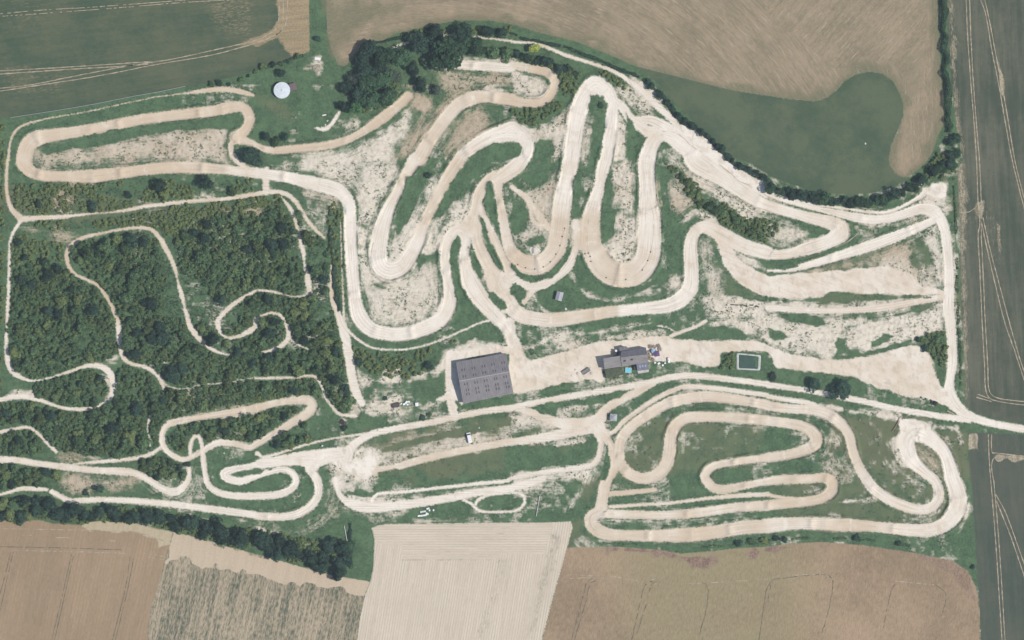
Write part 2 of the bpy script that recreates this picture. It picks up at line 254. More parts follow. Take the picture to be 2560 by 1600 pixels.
# gravel yards (solid polygons): tone, text
YARDS = [
 (.35, "@22 -20,60 50,150 100,250 140,368 220,368 400,320 600,265 850,200 1050,188 1300,160 1450,150 1550,180 1800,200 2050,190 2250,195 2380,220 2440,250 @32 0,230 100,280 250,325 560,368 750,372 1100,310 1350,240 1480,300 1530,330 1560,420 1600,560 1650,640 1740,620 1760,740 1800,830 1770,880 1650,800 1500,740 1300,720 1050,640 850,560 650,510 300,480 80,450 50,380 0,310 @22 2400,300 2200,292 2000,312 1970,330 1960,400 1930,440 1750,430 1650,400 1500,400 1280,390 880,470 880,540 850,590 750,560 600,580 400,620 200,670 0,700 @12 2380,700 2400,240"),
 (.2, "@12 2290,0 2350,100 2395,200 2402,238 2250,245 2100,262 1960,280 1860,300 1800,380 1790,560 1790,690 1700,760 1830,770 1850,860 1900,860 1890,760 1960,780 1950,400 2380,320 2440,240 2440,0"),
 (.05, "@12 0,1330 200,1290 500,1250 640,1240 700,1232 850,1195 880,1300 820,1320 660,1350 590,1400 545,1440 450,1385 200,1385 0,1398"),
 (.0, "@12 850,1290 960,1330 1080,1225 1120,1290 1140,1400 1060,1500 960,1470 860,1420 720,1350"),
 (.45, "@22 560,1000 700,960 830,900 880,1000 930,1090 880,1130 800,1080 620,1080"),
 (.4, "@11 2240,130 2310,150 2230,220 2190,190 2140,330 2110,520 2090,560 2110,700 2040,760 1990,800 1930,720 1880,640 1960,560 2050,450 2100,300 2150,200"),
 (.4, "@11 2160,1050 2260,1060 2340,1060 2419,1080 2430,1180 2390,1230 2400,1380 2370,1400 2200,1230 2170,1150"),
 (.35, "@31 0,1095 400,1062 700,1040 1000,1010 1120,1000 1350,1080 1420,1180 1620,1220 1650,1270 1300,1272 900,1262 640,1240 500,1285 300,1312 0,1290 @21 2340,1270 2200,1200 2080,1090 2000,980 1960,850 1900,720 2000,760 2110,850 2140,920 2250,1010 2419,1095"),
 (.05, "@20 1560,1180 1690,1200 1800,1270 1900,1360 2060,1500 @21 2200,110 2419,250 @31 0,300 0,360 @21 2300,310 1900,60 @20 1640,1340 1500,1240"),
 (.0, "@31 1500,270 1560,225 1650,215 1690,240 1680,340 1600,360 1500,330 1430,360"),
 (.05, "@32 1240,930 1400,940 1530,985 1550,1080 1600,1150 1480,1130 1420,1150 1300,1100 1230,1150 1245,1060"),
]
# scuffed bare ground: tone (0 chalk, 1 brown), strength, feather m, text
BARE = [
 (.6,.72,3,"@00 330,1440 600,1400 900,1370 1200,1330 1500,1260 1800,1230 1960,1250 2030,1190 2100,1230 2130,1320 2150,1512 @01 2150,0 1400,20 700,60 430,60 330,0"),
 (.5,.95,2,"@00 1600,1300 1800,1380 1960,1300 2050,1210 2110,1260 2140,1400 2130,1512 1850,1500 1650,1480"),
 (.9,.75,1.5,"@01 660,205 900,210 880,235 740,255"),
 (.9,.6,2,"@01 520,300 600,290 700,350 800,400 640,460 540,460"),
 (.85,.55,2.5,"@01 230,610 350,640 600,690 950,670 900,700 680,780 600,800 450,700 300,680"),
 (.3,.6,1.2,"@01 1820,330 1900,310 2000,345 1830,360"), (.2,.8,.8,"@01 530,465 700,460 690,480 560,485"), (.2,.7,.8,"@01 1300,385 1420,372 1420,390 1310,400"),
 (.8,.5,1.5,"@01 2080,440 2150,470 2240,550 2220,570 2120,490"), (.9,.6,1.5,"@01 2320,440 2419,420 @11 60,500 20,560 @01 2330,530"),
 (.25,.62,2,"@10 810,1180 950,1140 1090,1130 960,1220 830,1290"),
 (.15,.78,2,"@10 1040,1512 1100,1290 1260,1180 1430,1080 1420,1180 1330,1380 1300,1512 @11 1300,30 1010,30"),
 (.9,.85,2,"@10 1400,900 1500,880 1650,920 1650,1050 1560,1040 1440,960"),
 (.7,.55,2.5,"@10 1660,650 1900,660 2300,680 2419,720 2419,830 2200,850 2000,880 1900,900 1750,850"),
 (.15,.7,1.2,"@10 2060,820 2200,810 2419,840 2419,870 2150,850"),
 (.95,.6,2.5,"@10 1300,1480 1450,1300 1700,1000 1850,900 1960,880 1650,1250 1450,1490"),
 (.8,.6,2.5,"@10 1800,1380 1850,1200 2000,1050 2160,1010 2280,1150 2200,1250 1950,1380"),
 (.1,.62,2.5,"@10 320,1490 600,1440 900,1350 1080,1290 1060,1512 @11 960,150 880,230 800,200 700,170 500,120 360,110 200,60"),
 (.2,.8,1.5,"@11 160,50 350,0 480,40 620,80 500,110 350,60 200,80"),
 (.5,.65,2,"@11 330,220 520,280 780,360 720,460 600,390 400,290"),
 (.08,.72,2,"@11 1000,20 1320,60 1330,130 1240,260 1150,480 1080,620 960,620 950,350 1000,200"),
 (.05,.85,2,"@11 1700,170 1640,400 1540,620 1500,850 1400,960 1250,960 1260,740 1340,700 1460,580 1560,380 1640,200"),
 (.15,.6,2,"@11 1000,1180 1270,1150 1500,1000 1600,950 1740,980 1760,1200 1740,1370 1640,1450 1600,1512 @12 1640,0 1380,50 1200,40 @11 1080,1500 1020,1350"),
 (.0,.8,1.5,"@11 960,640 1110,620 1060,850 1060,1000 1130,1110 1280,1150 1000,1180 980,900"),
 (.1,.75,2,"@11 1890,420 2060,340 2060,600 1880,620 1740,840 1690,830 1800,640"),
 (.1,.55,2,"@11 1640,560 1780,520 1700,680 1600,900 1520,950 1560,820"), (.0,.8,1,"@11 1590,850 1640,790 1700,850 1590,920"),
 (.0,.85,1,"@11 1320,1110 1500,960 1540,980 1440,1070 1330,1140"),
 (.0,.8,1,"@11 1640,1440 1740,1380 1760,1440 1680,1500"),
 (.3,.5,2,"@11 1900,1200 1960,1180 2040,1290 1950,1260"),
 (.6,.6,1.5,"@11 2090,1080 2130,1060 2150,1140 2100,1130"),
 (.25,.62,2,"@20 0,690 250,720 360,830 300,940 0,900"), (.2,.85,1.2,"@20 0,690 200,720 150,780 0,770"),
 (.1,.5,2,"@20 980,830 1150,860 1300,980 1350,1080 1200,1090 1080,1030"),
 (.1,.85,1.2,"@20 1150,740 1330,830 1420,960 1570,1120 1560,1190 1400,1010 1250,860"), (.15,.75,1.2,"@20 1170,860 1350,1000 1300,1000 1180,900"),
 (.35,.72,2,"@20 480,1060 540,1000 500,1500 390,1512 380,1320 230,1290 210,1210 300,1200 420,1130"),
 (.15,.85,1.5,"@20 0,1110 80,1160 210,1230 230,1310 150,1250 0,1170"),
 (.15,.85,1.2,"@20 1000,1080 1050,1180 1060,1300 1060,1512 960,1512 980,1250"),
 (.3,.6,1.2,"@20 690,1000 730,1000 720,1100 770,1100 740,1400 710,1512 @21 700,50 650,0 @20 640,1512"),
 (.15,.6,1.5,"@20 1080,1250 1160,1220 1220,1280 1100,1290"),
 (.5,.62,2.5,"@21 330,200 470,80 450,300 380,600 300,650 180,560 130,400 20,280 150,250"),
 (.35,.55,2,"@21 100,580 250,560 340,700 280,820 90,800"), (.0,.95,.6,"@21 175,840 240,815 270,850 230,890 185,880"),
 (.35,.9,1.5,"@21 920,60 980,70 1090,0 1120,250 1140,490 1040,480 1020,420 930,440 960,200"),
 (.3,.88,2,"@21 850,820 930,790 1000,530 1040,570 1180,560 1190,720 1130,950 1040,1040 940,1000"),
 (.6,.55,1.5,"@21 1360,150 1410,250 1415,450 1340,480"),
 (.6,.72,2,"@21 1470,130 1600,250 1700,400 1580,480 1490,320"),
 (.15,.75,1.5,"@21 1500,0 1660,170 1830,290 2000,390 2180,540 2320,550 2419,500 @31 40,500 0,440 @21 2419,440 2150,380 1850,200 1650,60"),
 (.3,.9,1.2,"@21 550,560 640,580 645,860 570,800 600,700"),
 (.15,.7,1,"@21 560,1060 620,1180 760,1285 900,1320 1100,1290 1200,1260 1480,1200 1480,1225 1200,1290 900,1335 740,1310 600,1200"),
 (.4,.85,1.5,"@21 1490,1110 1560,1120 1620,1230 1570,1290 1480,1240 1420,1220"), (.2,.45,2,"@21 1400,1060 1480,1000 1420,900 1460,850 1400,780 1380,1180 1350,1200"),
 (.15,.8,1,"@21 1640,530 1720,480 1800,480 1880,530 1950,600 1850,580 1720,510 1620,590"),
 (.3,.55,2.5,"@21 1800,780 1900,860 1960,1100 1960,1250 1830,1240 1780,1000"),
 (.1,.72,2,"@21 1820,1300 1900,1260 2000,1330 2419,1350 2419,1512 1870,1512 1850,1400"),
 (.15,.7,1.2,"@21 1960,1270 2200,1300 2419,1350 2419,1400 2000,1390"),
 (.2,.7,1.2,"@21 2120,870 2260,930 2370,1030 2300,1020"), (.0,.85,.8,"@21 200,1290 330,1430 350,1445 300,1440"),
 (.35,.55,1.5,"@31 860,600 1000,570 1300,570 1480,500 1500,540 1250,620 1000,680 930,670"),
 (.2,.5,2,"@31 0,600 150,600 350,680 400,750 200,800 0,760"),
 (.1,.7,1,"@31 280,640 370,690 330,760 460,740 600,680 560,720 350,790 270,720"),
 (.75,.6,2,"@31 400,1050 800,960 1150,820 1370,850 1380,1000 1000,1010"), (.4,.85,1.5,"@31 1080,960 1330,900 1400,1050 1420,1150 1200,1160 1000,1050"),
 (.35,.55,2.5,"@31 1380,850 1600,1050 1650,1250 1420,1200"), (.1,.75,1.5,"@31 1540,560 1610,600 1640,900 1660,1230 1600,1200 1580,1000 1500,730"),
 (.2,.72,2,"@31 0,1310 600,1340 1200,1310 1660,1290 1640,1330 1000,1440 0,1440"),
 (.0,.88,2,"@31 1000,1512 1200,1470 1560,1400 1650,1340 1670,1512 @32 1680,120 1600,100 1450,170 1300,200 900,290 760,250 720,100 1000,0"),
 (.1,.78,2.5,"@31 0,1470 500,1500 1000,1490 @32 1100,0 760,60 700,350 500,340 200,270 0,190 @22 2300,150 1950,170 2200,100 1880,40 1950,-20"),
 (.3,.8,1.5,"@31 1490,300 1680,230 1700,500 1600,440 1480,400 1380,480"),
 (.2,.7,1.5,"@31 1690,600 1730,600 1770,900 1760,1300 1740,1200"),
 (.1,.85,1.2,"@22 350,110 570,120 450,190 250,245 120,290 110,260 250,220"),
 (.3,.65,1.5,"@22 410,270 480,200 700,180 780,210 560,285"), (.2,.75,1.2,"@22 900,160 1080,150 1230,100 1440,130 1050,185"),
 (.1,.6,1,"@22 420,130 800,110 1340,15 1340,30 800,130"),
 (.3,.72,2,"@22 0,870 180,900 400,960 500,1000 100,1050 0,1050"),
 (.3,.6,1.5,"@22 420,780 470,860 560,830 830,790 700,870 480,940 420,900"), (.15,.9,.8,"@22 490,830 600,815 800,800 700,825 500,860"),
 (.3,.62,2,"@22 150,1160 760,1095 760,1180 500,1220 200,1270"),
 (.1,.8,2,"@22 0,1440 700,1380 810,1400 690,1512 0,1512"), (.1,.85,2,"@23 0,-20 350,-20 240,80 150,140 0,100"),
 (.1,.7,1,"@22 1660,650 1800,645 1830,660 1650,662"),
 (.4,.5,1.5,"@22 850,1000 890,900 920,1000 900,1050"),
 (.4,.58,2,"@12 1200,1270 1500,1185 2000,1090 2419,1010 2419,1140 1900,1230 1500,1320 1170,1390 1250,1310"),
 (.6,.45,2,"@12 1030,1160 1300,1120 1700,1060 1500,1150 1200,1220"),
 (.0,1,3,"@12 860,1300 960,1240 1080,1205 1130,1250 1150,1300 1165,1400 1130,1512 @13 1090,60 950,60 @12 880,1500 800,1420 700,1345"),
 (.25,.6,2,"@12 680,1350 850,1350 950,1512 @13 900,60 700,60 @12 690,1512"),
 (.1,.65,1.2,"@12 960,470 990,540 1100,570 1080,610 1000,630 960,560"), (.05,.8,1,"@12 1140,590 1240,450 1300,520 1340,440 1355,560 1390,600 1200,615"),
 (.05,.82,1,"@12 1420,580 1600,490 1690,480 1730,380 1780,300 1850,260 2000,250 2060,190 2090,240 2350,230 2300,250 1900,290 1830,310 1790,470 1710,530 1640,510 1450,590"),
 (.2,.72,1.2,"@12 1010,870 1080,720 1400,700 1420,730 1330,790 1380,870 1100,910"), (.3,.65,1.2,"@12 890,600 930,580 985,800 1030,870 940,920 900,800"),
 (.1,.9,1,"@12 1010,870 1150,840 1370,840 1360,880 1120,912"),
 (.1,.7,1,"@12 1560,830 1700,760 1760,730 1800,760 1600,840"), (.15,.7,.8,"@12 780,950 840,930 880,980 800,1010"),
 (.1,.75,2,"@13 700,-20 1100,-20 1160,100 1100,70 980,70 870,150 800,100"), (.05,.85,1.5,"@13 860,160 1100,170 1400,200 1300,230 900,240"),
 (.25,.75,1.5,"@13 1200,210 1900,120 2419,20 2419,90 1900,150 1400,200"),
 (.4,.45,2.5,"@13 650,300 700,0 760,0 770,200 740,350 560,480 350,520 150,490 0,460 250,490 480,450"),
 (.3,.55,2,"@13 800,250 1100,300 1400,270 1350,320 1100,345 900,310"), (.2,.5,1,"@13 1480,380 1900,370 1900,395 1500,400"),
 (.05,.75,.7,"@13 0,450 150,485 300,515 140,500 0,470"),
 (.15,.55,1.2,"@23 660,0 720,0 640,130 560,250 510,280 600,160"), (.1,.5,.6,"@23 470,50 490,60 460,150 440,140"),
 (.4,.4,1.5,"@22 740,1512 800,1420 870,1300 830,1420 790,1512"),
 (.5,.45,1.2,"@23 930,20 1000,30 1100,90 940,100"),
 (.2,.6,1,"@23 900,375 1500,385 1530,430 1480,440 1450,400 1100,400"),
 (.75,.75,2.5,"@02 640,1430 900,1470 1300,1490 1350,1512 @03 1320,0 1240,80 1050,80 850,115 760,145 640,110 580,40 @02 580,1500"),
 (.9,.55,2.5,"@02 560,1290 790,1290 740,1350 600,1340"),
 (.2,.6,1,"@02 810,1290 1000,1300 1300,1285 1200,1300 900,1320"),
 (.1,.75,1,"@02 160,680 300,670 370,740 250,720 80,715"), (.2,.7,1,"@02 110,400 200,490 200,545 150,520"),
 (.15,.65,1,"@02 870,400 1000,350 1110,330 1100,390 1050,410 950,400"), (.2,.65,1,"@02 1250,400 1500,430 1560,410 1480,450"),
 (.15,.55,1,"@02 960,520 1040,560 1060,700 1000,760 1030,640"), (.5,.5,1.5,"@02 1850,850 2200,800 2419,790 2300,820 1900,890"),
 (.1,.6,.8,"@02 2080,900 2419,880 2200,930 2100,970"),
 (.0,.5,.6,"@03 1320,20 1420,90 1480,160 1440,120 1340,40"),
 (.1,.8,1,"@32 1180,1150 1240,1060 1245,1270 1350,1390 1280,1380 1190,1260"), (.7,.5,1.5,"@32 1400,1170 1630,1300 1650,1512 1540,1470 1430,1320"),
 (.15,.85,1,"@32 1545,975 1700,985 1800,1010 1830,1090 1830,1180 1800,1100 1770,1040 1560,1030"),
 (.1,.75,.6,"@32 480,795 800,850 1240,920 1230,940 800,880 500,820"), (.2,.8,1,"@32 870,850 1240,905 1230,950 1100,910"),
 (.2,.55,1.5,"@32 560,1100 640,1130 640,1170 520,1140"), (.3,.5,1.5,"@32 520,920 560,980 640,1100 600,1120 540,1000"),
 (.3,.55,1.5,"@32 270,1150 380,1080 390,1150 300,1180"), (.5,.6,1.5,"@32 520,1440 580,1360 700,1500 640,1512"),
 (.1,.75,.6,"@33 640,215 800,190 1000,160 1020,180 800,205"), (.1,.7,.8,"@33 880,200 1010,150 1020,180 900,220"),
 (.2,.7,1,"@33 570,320 650,300 680,340 600,350"), (.2,.6,1,"@33 1870,150 1900,150 1910,280 1860,420 1800,500 1850,380"),
 (.2,.7,1.2,"@10 550,550 610,540 620,580 600,700 560,640"), (.7,.55,1.5,"@10 470,620 540,590 520,640 480,650"),
 (.2,.9,.8,"@10 845,895 885,890 880,920 855,935"),
 (.25,.6,1.2,"@10 1650,650 1760,640 1850,620 1900,580 1900,540 2200,550 2419,580 1900,620 1800,680"),
]
# dry, faded grass: strength, feather, text
DRY = [
 (.8,3,"@10 660,-20 740,-20 740,600 660,500"), (.5,4,"@10 0,900 200,950 550,1200 500,1230 100,1020"),
 (.4,4,"@11 1000,1150 1760,950 1760,1400 1100,1512"), (.45,4,"@31 400,900 1600,600 1700,1512 400,1512"), (.4,5,"@21 1850,800 2419,1300 2419,1512 1850,1512"),
 (.5,4,"@22 1000,900 2419,900 2419,1512 1000,1512"), (.75,4,"@32 500,830 1300,930 1900,1000 1900,1512 700,1512"), (.5,4,"@33 0,-20 1900,-20 1900,480 0,480"),
 (.6,3,"@12 900,1100 2419,900 2419,1512 1000,1512"), (.5,3,"@31 1720,0 1830,0 1860,1512 1740,1512"), (.6,3,"@32 1780,0 1880,0 1900,1000 1800,800"),
 (.6,3,"@20 1000,800 1700,1200 1500,1250 1000,1000"), (.5,3,"@01 0,230 2400,430 2419,520 900,640 0,560"), (.4,4,"@22 0,850 1000,1050 900,1200 0,1250"),
 (.6,2,"@23 560,420 660,300 700,640 520,650"), (.5,3,"@23 620,0 820,0 780,250 640,300"),
]
# floor of the woods and scrub (dark)
# clean grass islands and banks between the tracks
TURF = ["@11 1600,110 1640,150 1560,330 1480,480 1430,600 1340,690 1320,650 1340,500 1390,310 1420,160", "@21 900,110 950,80 970,110 930,200 970,330 900,400 990,480 960,700 900,790 850,790 845,500 870,220",
 "@21 0,420 120,410 160,520 120,680 40,700 -20,640", "@21 150,160 300,20 370,0 330,200 200,290 130,200", "@21 150,760 290,700 330,760 250,800 170,830 100,790",
 "@10 2010,1500 2150,1390 2250,1350 2419,1350 @20 80,1352 100,1400 70,1470 0,1490 @11 2300,20 2200,30 2130,10", "@11 2130,0 2000,0 1900,120 1800,290 1690,510 1740,560 1900,330 2050,180 2230,100 2300,40",
 "@20 740,920 790,897 860,902 900,980 880,1150 870,1300 820,1500 750,1500 775,1100 725,1030", "@20 1080,1060 1180,1230 1240,1280 1250,1330 1190,1500 1100,1512 1090,1250",
 "@21 1420,320 1480,350 1500,500 1560,700 1600,1100 1560,1100 1440,800 1410,500", "@21 590,150 660,80 670,200 620,500 570,560 580,250", "@20 260,1310 380,1320 400,1400 380,1512 250,1512 200,1450",
 "@20 0,1010 300,1030 420,960 455,800 640,790 520,1000 330,1160 180,1190 50,1130", "@21 0,985 100,1068 230,1092 380,1047 500,900 560,795 590,800 520,960 380,1110 220,1160 100,1140 0,1050",
 "@21 620,920 660,1010 760,1165 900,1213 1080,1217 1250,1182 1350,1115 1420,1010 1480,1100 1350,1180 1200,1240 1000,1270 850,1270 700,1200 630,1100", "@21 230,1240 400,1180 560,1140 700,1290 780,1380 500,1420 380,1430 280,1330",
 "@11 1850,770 1900,722 1938,745 1935,800 1900,950 1940,1150 2010,1300 2080,1500 1900,1500 1895,1350 1830,950 1838,830", "@11 2180,210 2220,200 2260,330 2300,600 2290,690 2200,540 2150,400", "@11 2110,530 2150,560 2230,800 2330,1000 2320,1040 2270,1000 2180,830",
 "@11 2010,830 2100,960 2150,1100 2130,1140 2060,1060", "@11 2180,1245 2240,1250 2330,1310 2375,1395 2310,1425 2230,1340", "@21 0,1165 60,1180 150,1240 120,1310 70,1330 0,1270 @11 2400,1220",
 "@00 380,1420 700,1310 1000,1240 1300,1190 1700,1140 2000,1110 2230,1065 2300,1105 2285,1180 2200,1230 1960,1220 1700,1230 1400,1270 1000,1370 600,1420 450,1470", "@31 0,960 150,960 300,1000 150,1040 0,1030",
 "@20 740,900 800,890 870,910 890,980 800,1010 730,1000", "@22 900,1190 880,1290 850,1420 830,1512 880,1512 930,1400 910,1250", "@22 130,825 300,795 460,770 480,800 430,830 420,880 330,900", "@22 560,780 800,725 1050,660 1165,655 1060,710 860,790 600,800",
 "@22 0,1190 250,1180 560,1190 720,1140 800,1110 810,1180 780,1290 690,1345 400,1380 0,1440", "@12 1160,1250 1300,1170 1600,1100 2000,1010 2419,920 2419,1000 2000,1085 1500,1180 1250,1240", "@12 1150,1440 1400,1400 2000,1280 2419,1180 2419,1420 1900,1500 1170,1512",
 "@13 820,120 990,90 1090,120 1100,160 900,150", "@02 2235,1465 2300,1425 2419,1408 @12 40,1408 180,1400 60,1440 @02 2419,1465 2300,1480",
 "@31 0,1300 300,1325 500,1295 600,1250 900,1270 1300,1288 1540,1300 1000,1322 700,1352 500,1345 0,1338", "@31 1180,1470 1300,1438 1540,1360 1572,1375 1450,1432 1330,1445 1200,1485", "@31 80,1470 300,1450 520,1480 560,1560 450,1590 250,1540",
 "@32 640,150 740,170 735,300 640,335", "@32 590,340 750,342 1000,288 1300,205 1350,195 1300,235 1000,325 750,365 600,355", "@32 0,70 150,100 210,170 150,200 0,185", "@22 1560,172 1830,75 2000,50 2160,100 2240,150 2200,185 1800,188",
 "@21 2050,1235 2419,1295 2419,1345 2200,1315", "@32 960,200 1100,130 1200,150 1120,220 980,260", "@32 1440,160 1540,130 1680,110 1680,540 1620,550 1570,400 1520,310 1480,230"]
# ------------------------------------------------------------------ fields: name, polygon
FIELDS = [
 ('crop_field', "@00 -400,-300 -400,1118 0,1115 300,1085 700,1020 1200,915 1700,830 2000,780 2419,668 @10 250,590 450,515 508,480 505,250 498,-300"),
 ('stubble_field', "@10 660,-300 660,0 672,300 720,500 775,615 840,625 980,520 1130,420 1300,325 1600,252 1900,195 2200,195 2419,232 @20 300,320 600,390 900,510 1200,640 1500,715 1800,790 2100,862 2419,910 @30 200,940 430,962 560,925 650,850 720,772 820,710 950,680 1080,700 1180,775 1240,885 1272,980 1275,1100 1230,1230 1160,1380 1135,1512 @31 1150,60 1200,130 1260,165 1325,160 1420,90 1510,0 @30 1560,1430 1610,1280 1670,1150 1650,800 1625,500 1612,200 1600,-300"),
 ('meadow', "@20 1130,590 1200,640 1500,715 1800,790 2100,862 2419,910 @30 200,940 430,962 560,925 650,850 720,772 820,710 950,680 1080,700 1180,775 1240,885 1272,980 1275,1100 1230,1230 1160,1380 1135,1512 @31 1150,60 1200,130 1260,165 1325,180 1200,250 1000,310 780,330 500,310 250,240 0,150 @21 2419,140 2250,30 @20 1950,1440 1800,1260 1650,1080 1500,930 1350,760"),
 ('cereal_field', "@30 1690,-300 1700,400 1735,800 1780,1200 1840,1512 @31 1785,100 1800,400 1815,800 1830,1512 @32 1850,300 1865,600 1855,790 1900,870 2100,945 2419,1002 2900,1080 @30 2900,-300"),
 ('cereal_field', "@32 1890,1060 2100,1065 2419,1085 2900,1120 @33 2900,1900 2010,1900 2005,1400 1990,1100 1965,700 1930,100 @32 1905,1400"),
 ('ploughed_field', "@03 -400,360 0,375 370,378 500,410 770,425 870,390 1000,385 1240,402 1640,490 1560,760 1500,1000 1430,1200 1340,1900 -400,1900"),
 ('tilled_field', "@03 1640,490 1800,530 2000,590 2419,700 @13 500,840 700,895 1080,962 1030,1080 980,1300 900,1900 @03 1340,1900 1430,1200 1500,1000 1560,760"),
 ('harvested_field', "@13 1092,455 1150,430 1250,415 2419,402 @23 300,402 555,390 575,440 500,720 430,960 350,1250 180,1900 @13 900,1900 980,1300 1030,1080 1085,950 1110,800 1120,560"),
 ('fallow_field', "@23 505,640 640,635 1000,630 1400,660 1600,695 1900,670 2100,645 2419,630 @33 200,600 500,585 900,615 1400,690 1750,765 1890,860 1960,1000 1985,1120 2000,1300 2006,1900 @23 180,1900 350,1250 430,960 480,760"),
]
# ------------------------------------------------------------------ rasterise the survey onto the grid
trk = np.full(X.shape, -4.0); wsum = np.zeros(X.shape); tsum = np.zeros(X.shape); bsum = np.zeros(X.shape)
owner = np.full(X.shape, -1); along = np.zeros(X.shape)
KINDS = ['dirt_track', 'service_road', 'trail', 'gravel_yard']
pu = np.full(X.shape, -16.0); pv = np.zeros(X.shape)
for pi, (kind, bank, txt) in enumerate(PATHS):
    P = smooth(parse(txt), 1.6)
    s = 0.0
    for i in range(len(P) - 1):
        ax, ay, aw, at_ = P[i]; bx, by, bw, bt = P[i + 1]
        R = max(aw, bw) / 2 + (15.0 if bank > .15 else 4.0)
        b = block(min(ax, bx) - R, max(ax, bx) + R, min(ay, by) - R, max(ay, by) + R)
        x = X[b]; y = Y[b]
        if x.size == 0: continue
        dx, dy = bx - ax, by - ay; L2 = dx * dx + dy * dy + 1e-9
        t = np.clip(((x - ax) * dx + (y - ay) * dy) / L2, 0, 1)
        dist = np.hypot(x - ax - t * dx, y - ay - t * dy)
        d = (aw + (bw - aw) * t) / 2 - dist
        if bank > .15:
            pb = pu[b]; qb = pv[b]; up2 = d > pb; qb[up2] = s + pi * 57 + t[up2] * math.sqrt(L2); pu[b] = np.where(up2, d, pb)
        w = np.where(d > -4, np.exp(np.clip(d, -4, 4) * 1.6), 0)
        tone = at_ + (bt - at_) * t
        wsum[b] += w; tsum[b] += w * tone; bsum[b] += w * bank
        o = owner[b]; up = d > trk[b]
        o[up] = KINDS.index(kind); trk[b] = np.where(up, d, trk[b]); al = along[b]; al[up] = s + t[up] * math.sqrt(L2)
        s += math.sqrt(L2)
for tone, txt in YARDS:
    b, sd = poly_sd(smooth(parse(txt, True), 1.2, closed=True), 4)
    sd = np.clip(sd + (vnoise(6, 61)[b] - .5) * .8 + (vnoise(2.2, 62)[b] - .5) * .9, -4, 2.5)
    w = np.exp(sd * 1.6) * 0.6; wsum[b] += w; tsum[b] += w * tone
    o = owner[b]; up = sd > trk[b]; o[up] = 3; trk[b] = np.maximum(trk[b], sd)
turf = np.full(X.shape, -9.0)
for txt in TURF:
    b, sd = poly_sd(parse(txt, True), 3); turf[b] = np.maximum(turf[b], sd + (vnoise(2.6, 71)[b] - .5) * 1.4)
trk = np.minimum(trk, np.where(turf > -1.2, -turf, 9))
tone = np.where(wsum > 1e-3, tsum / np.maximum(wsum, 1e-3), 0.3)
bank = np.where(wsum > 1e-3, bsum / np.maximum(wsum, 1e-3), 0.0)
tone = np.clip(tone + (vnoise(9, 3) - .5) * .35 + (vnoise(3.5, 4) - .5) * .15, 0, 1)

V9 = vnoise(7.0, 11); V3 = vnoise(2.4, 12)
bare = .34 * sstep(.42, .78, vnoise(13, 14) * .6 + V3 * .4) * (X > -190) * (Y < 118); bnum = np.zeros(X.shape); bden = np.full(X.shape, 1e-3)
for tn, st, fe, txt in BARE:
    b, sd = poly_sd(parse(txt, True), fe * 3.5 + 4)
    if sd is None: continue
    f = 3.4 * fe
    v = st * sstep(-f * .75, f * .75, sd + (V9[b] - .5) * min(6, 2.6 * fe) + (V3[b] - .5) * min(3.5, 2 * fe))
    bare[b] = np.maximum(bare[b], v); bnum[b] += v * v * tn; bden[b] += v * v
btone = np.clip(bnum / bden + (vnoise(7, 5) - .5) * .3, 0, 1)
bare *= 1 - .88 * sstep(-.6, .9, turf)
# scuffed verge along the wide tracks
verge = 0.20 * (1 - .8 * sstep(-.6, .6, turf)) * sstep(-2.6, 0.2, trk) * np.clip(bank * 2.2, 0, 1)
btone = np.where(verge > bare, tone * .8 + .15, btone); bare = np.maximum(bare, verge)
dry = np.zeros(X.shape)
for st, fe, txt in DRY:
    b, sd = poly_sd(parse(txt, True), fe * 2 + 4)
    dry[b] = np.maximum(dry[b], st * sstep(-fe * 1.5, fe * 1.5, sd + (V9[b] - .5) * 9))

field = np.full(X.shape, -1); edge = np.full(X.shape, -3.0)
FP = []
for k, (name, txt) in enumerate(FIELDS):
    P = parse(txt, True); FP.append(P)
    b, sd = poly_sd(P, 3)
    f = field[b]; up = sd > edge[b]; f[up] = k; edge[b] = np.maximum(edge[b], np.where(up, sd, -3))
field[edge < -1.6] = -1
field[(trk > -0.5) & (edge < 1.5) & (owner == 1)] = -1
# heights: level fields, banks and gentle heaps on the circuit
soft = sstep(-2, -9, np.where(field >= 0, 3.0, -12.0))
infield = np.clip(edge, -3, 3)
# distance-like falloff towards the fields: blur the field mask
fm = (field >= 0).astype(float)
for _ in range(6):
    fm[1:-1, :] = np.maximum(fm[1:-1, :], 0); fm = (np.roll(fm, 3, 0) + np.roll(fm, -3, 0) + np.roll(fm, 3, 1) + np.roll(fm, -3, 1) + fm) / 5
free = np.clip(1 - fm * 1.6, 0, 1)
Z = ((vnoise(16, 21) - .5) * .7 + (vnoise(6, 22) - .5) * .45 + (vnoise(2.2, 23) - .5) * .16) * free * sstep(1.0, -2.5, trk)
crest = np.exp(-((trk + 0.75 + .5 * (vnoise(3, 26) - .5)) / 0.75) ** 2) * bank * 2.9 * sstep(.38, .85, vnoise(9, 24) * .65 + vnoise(3.5, 27) * .35)
Z += (crest - 0.22 * sstep(-.2, 1.6, trk) * np.clip(bank * 3, 0, 1)) * free
Z += bare * (vnoise(1.3, 25) - .45) * .5 * free * sstep(.3, -.8, trk)
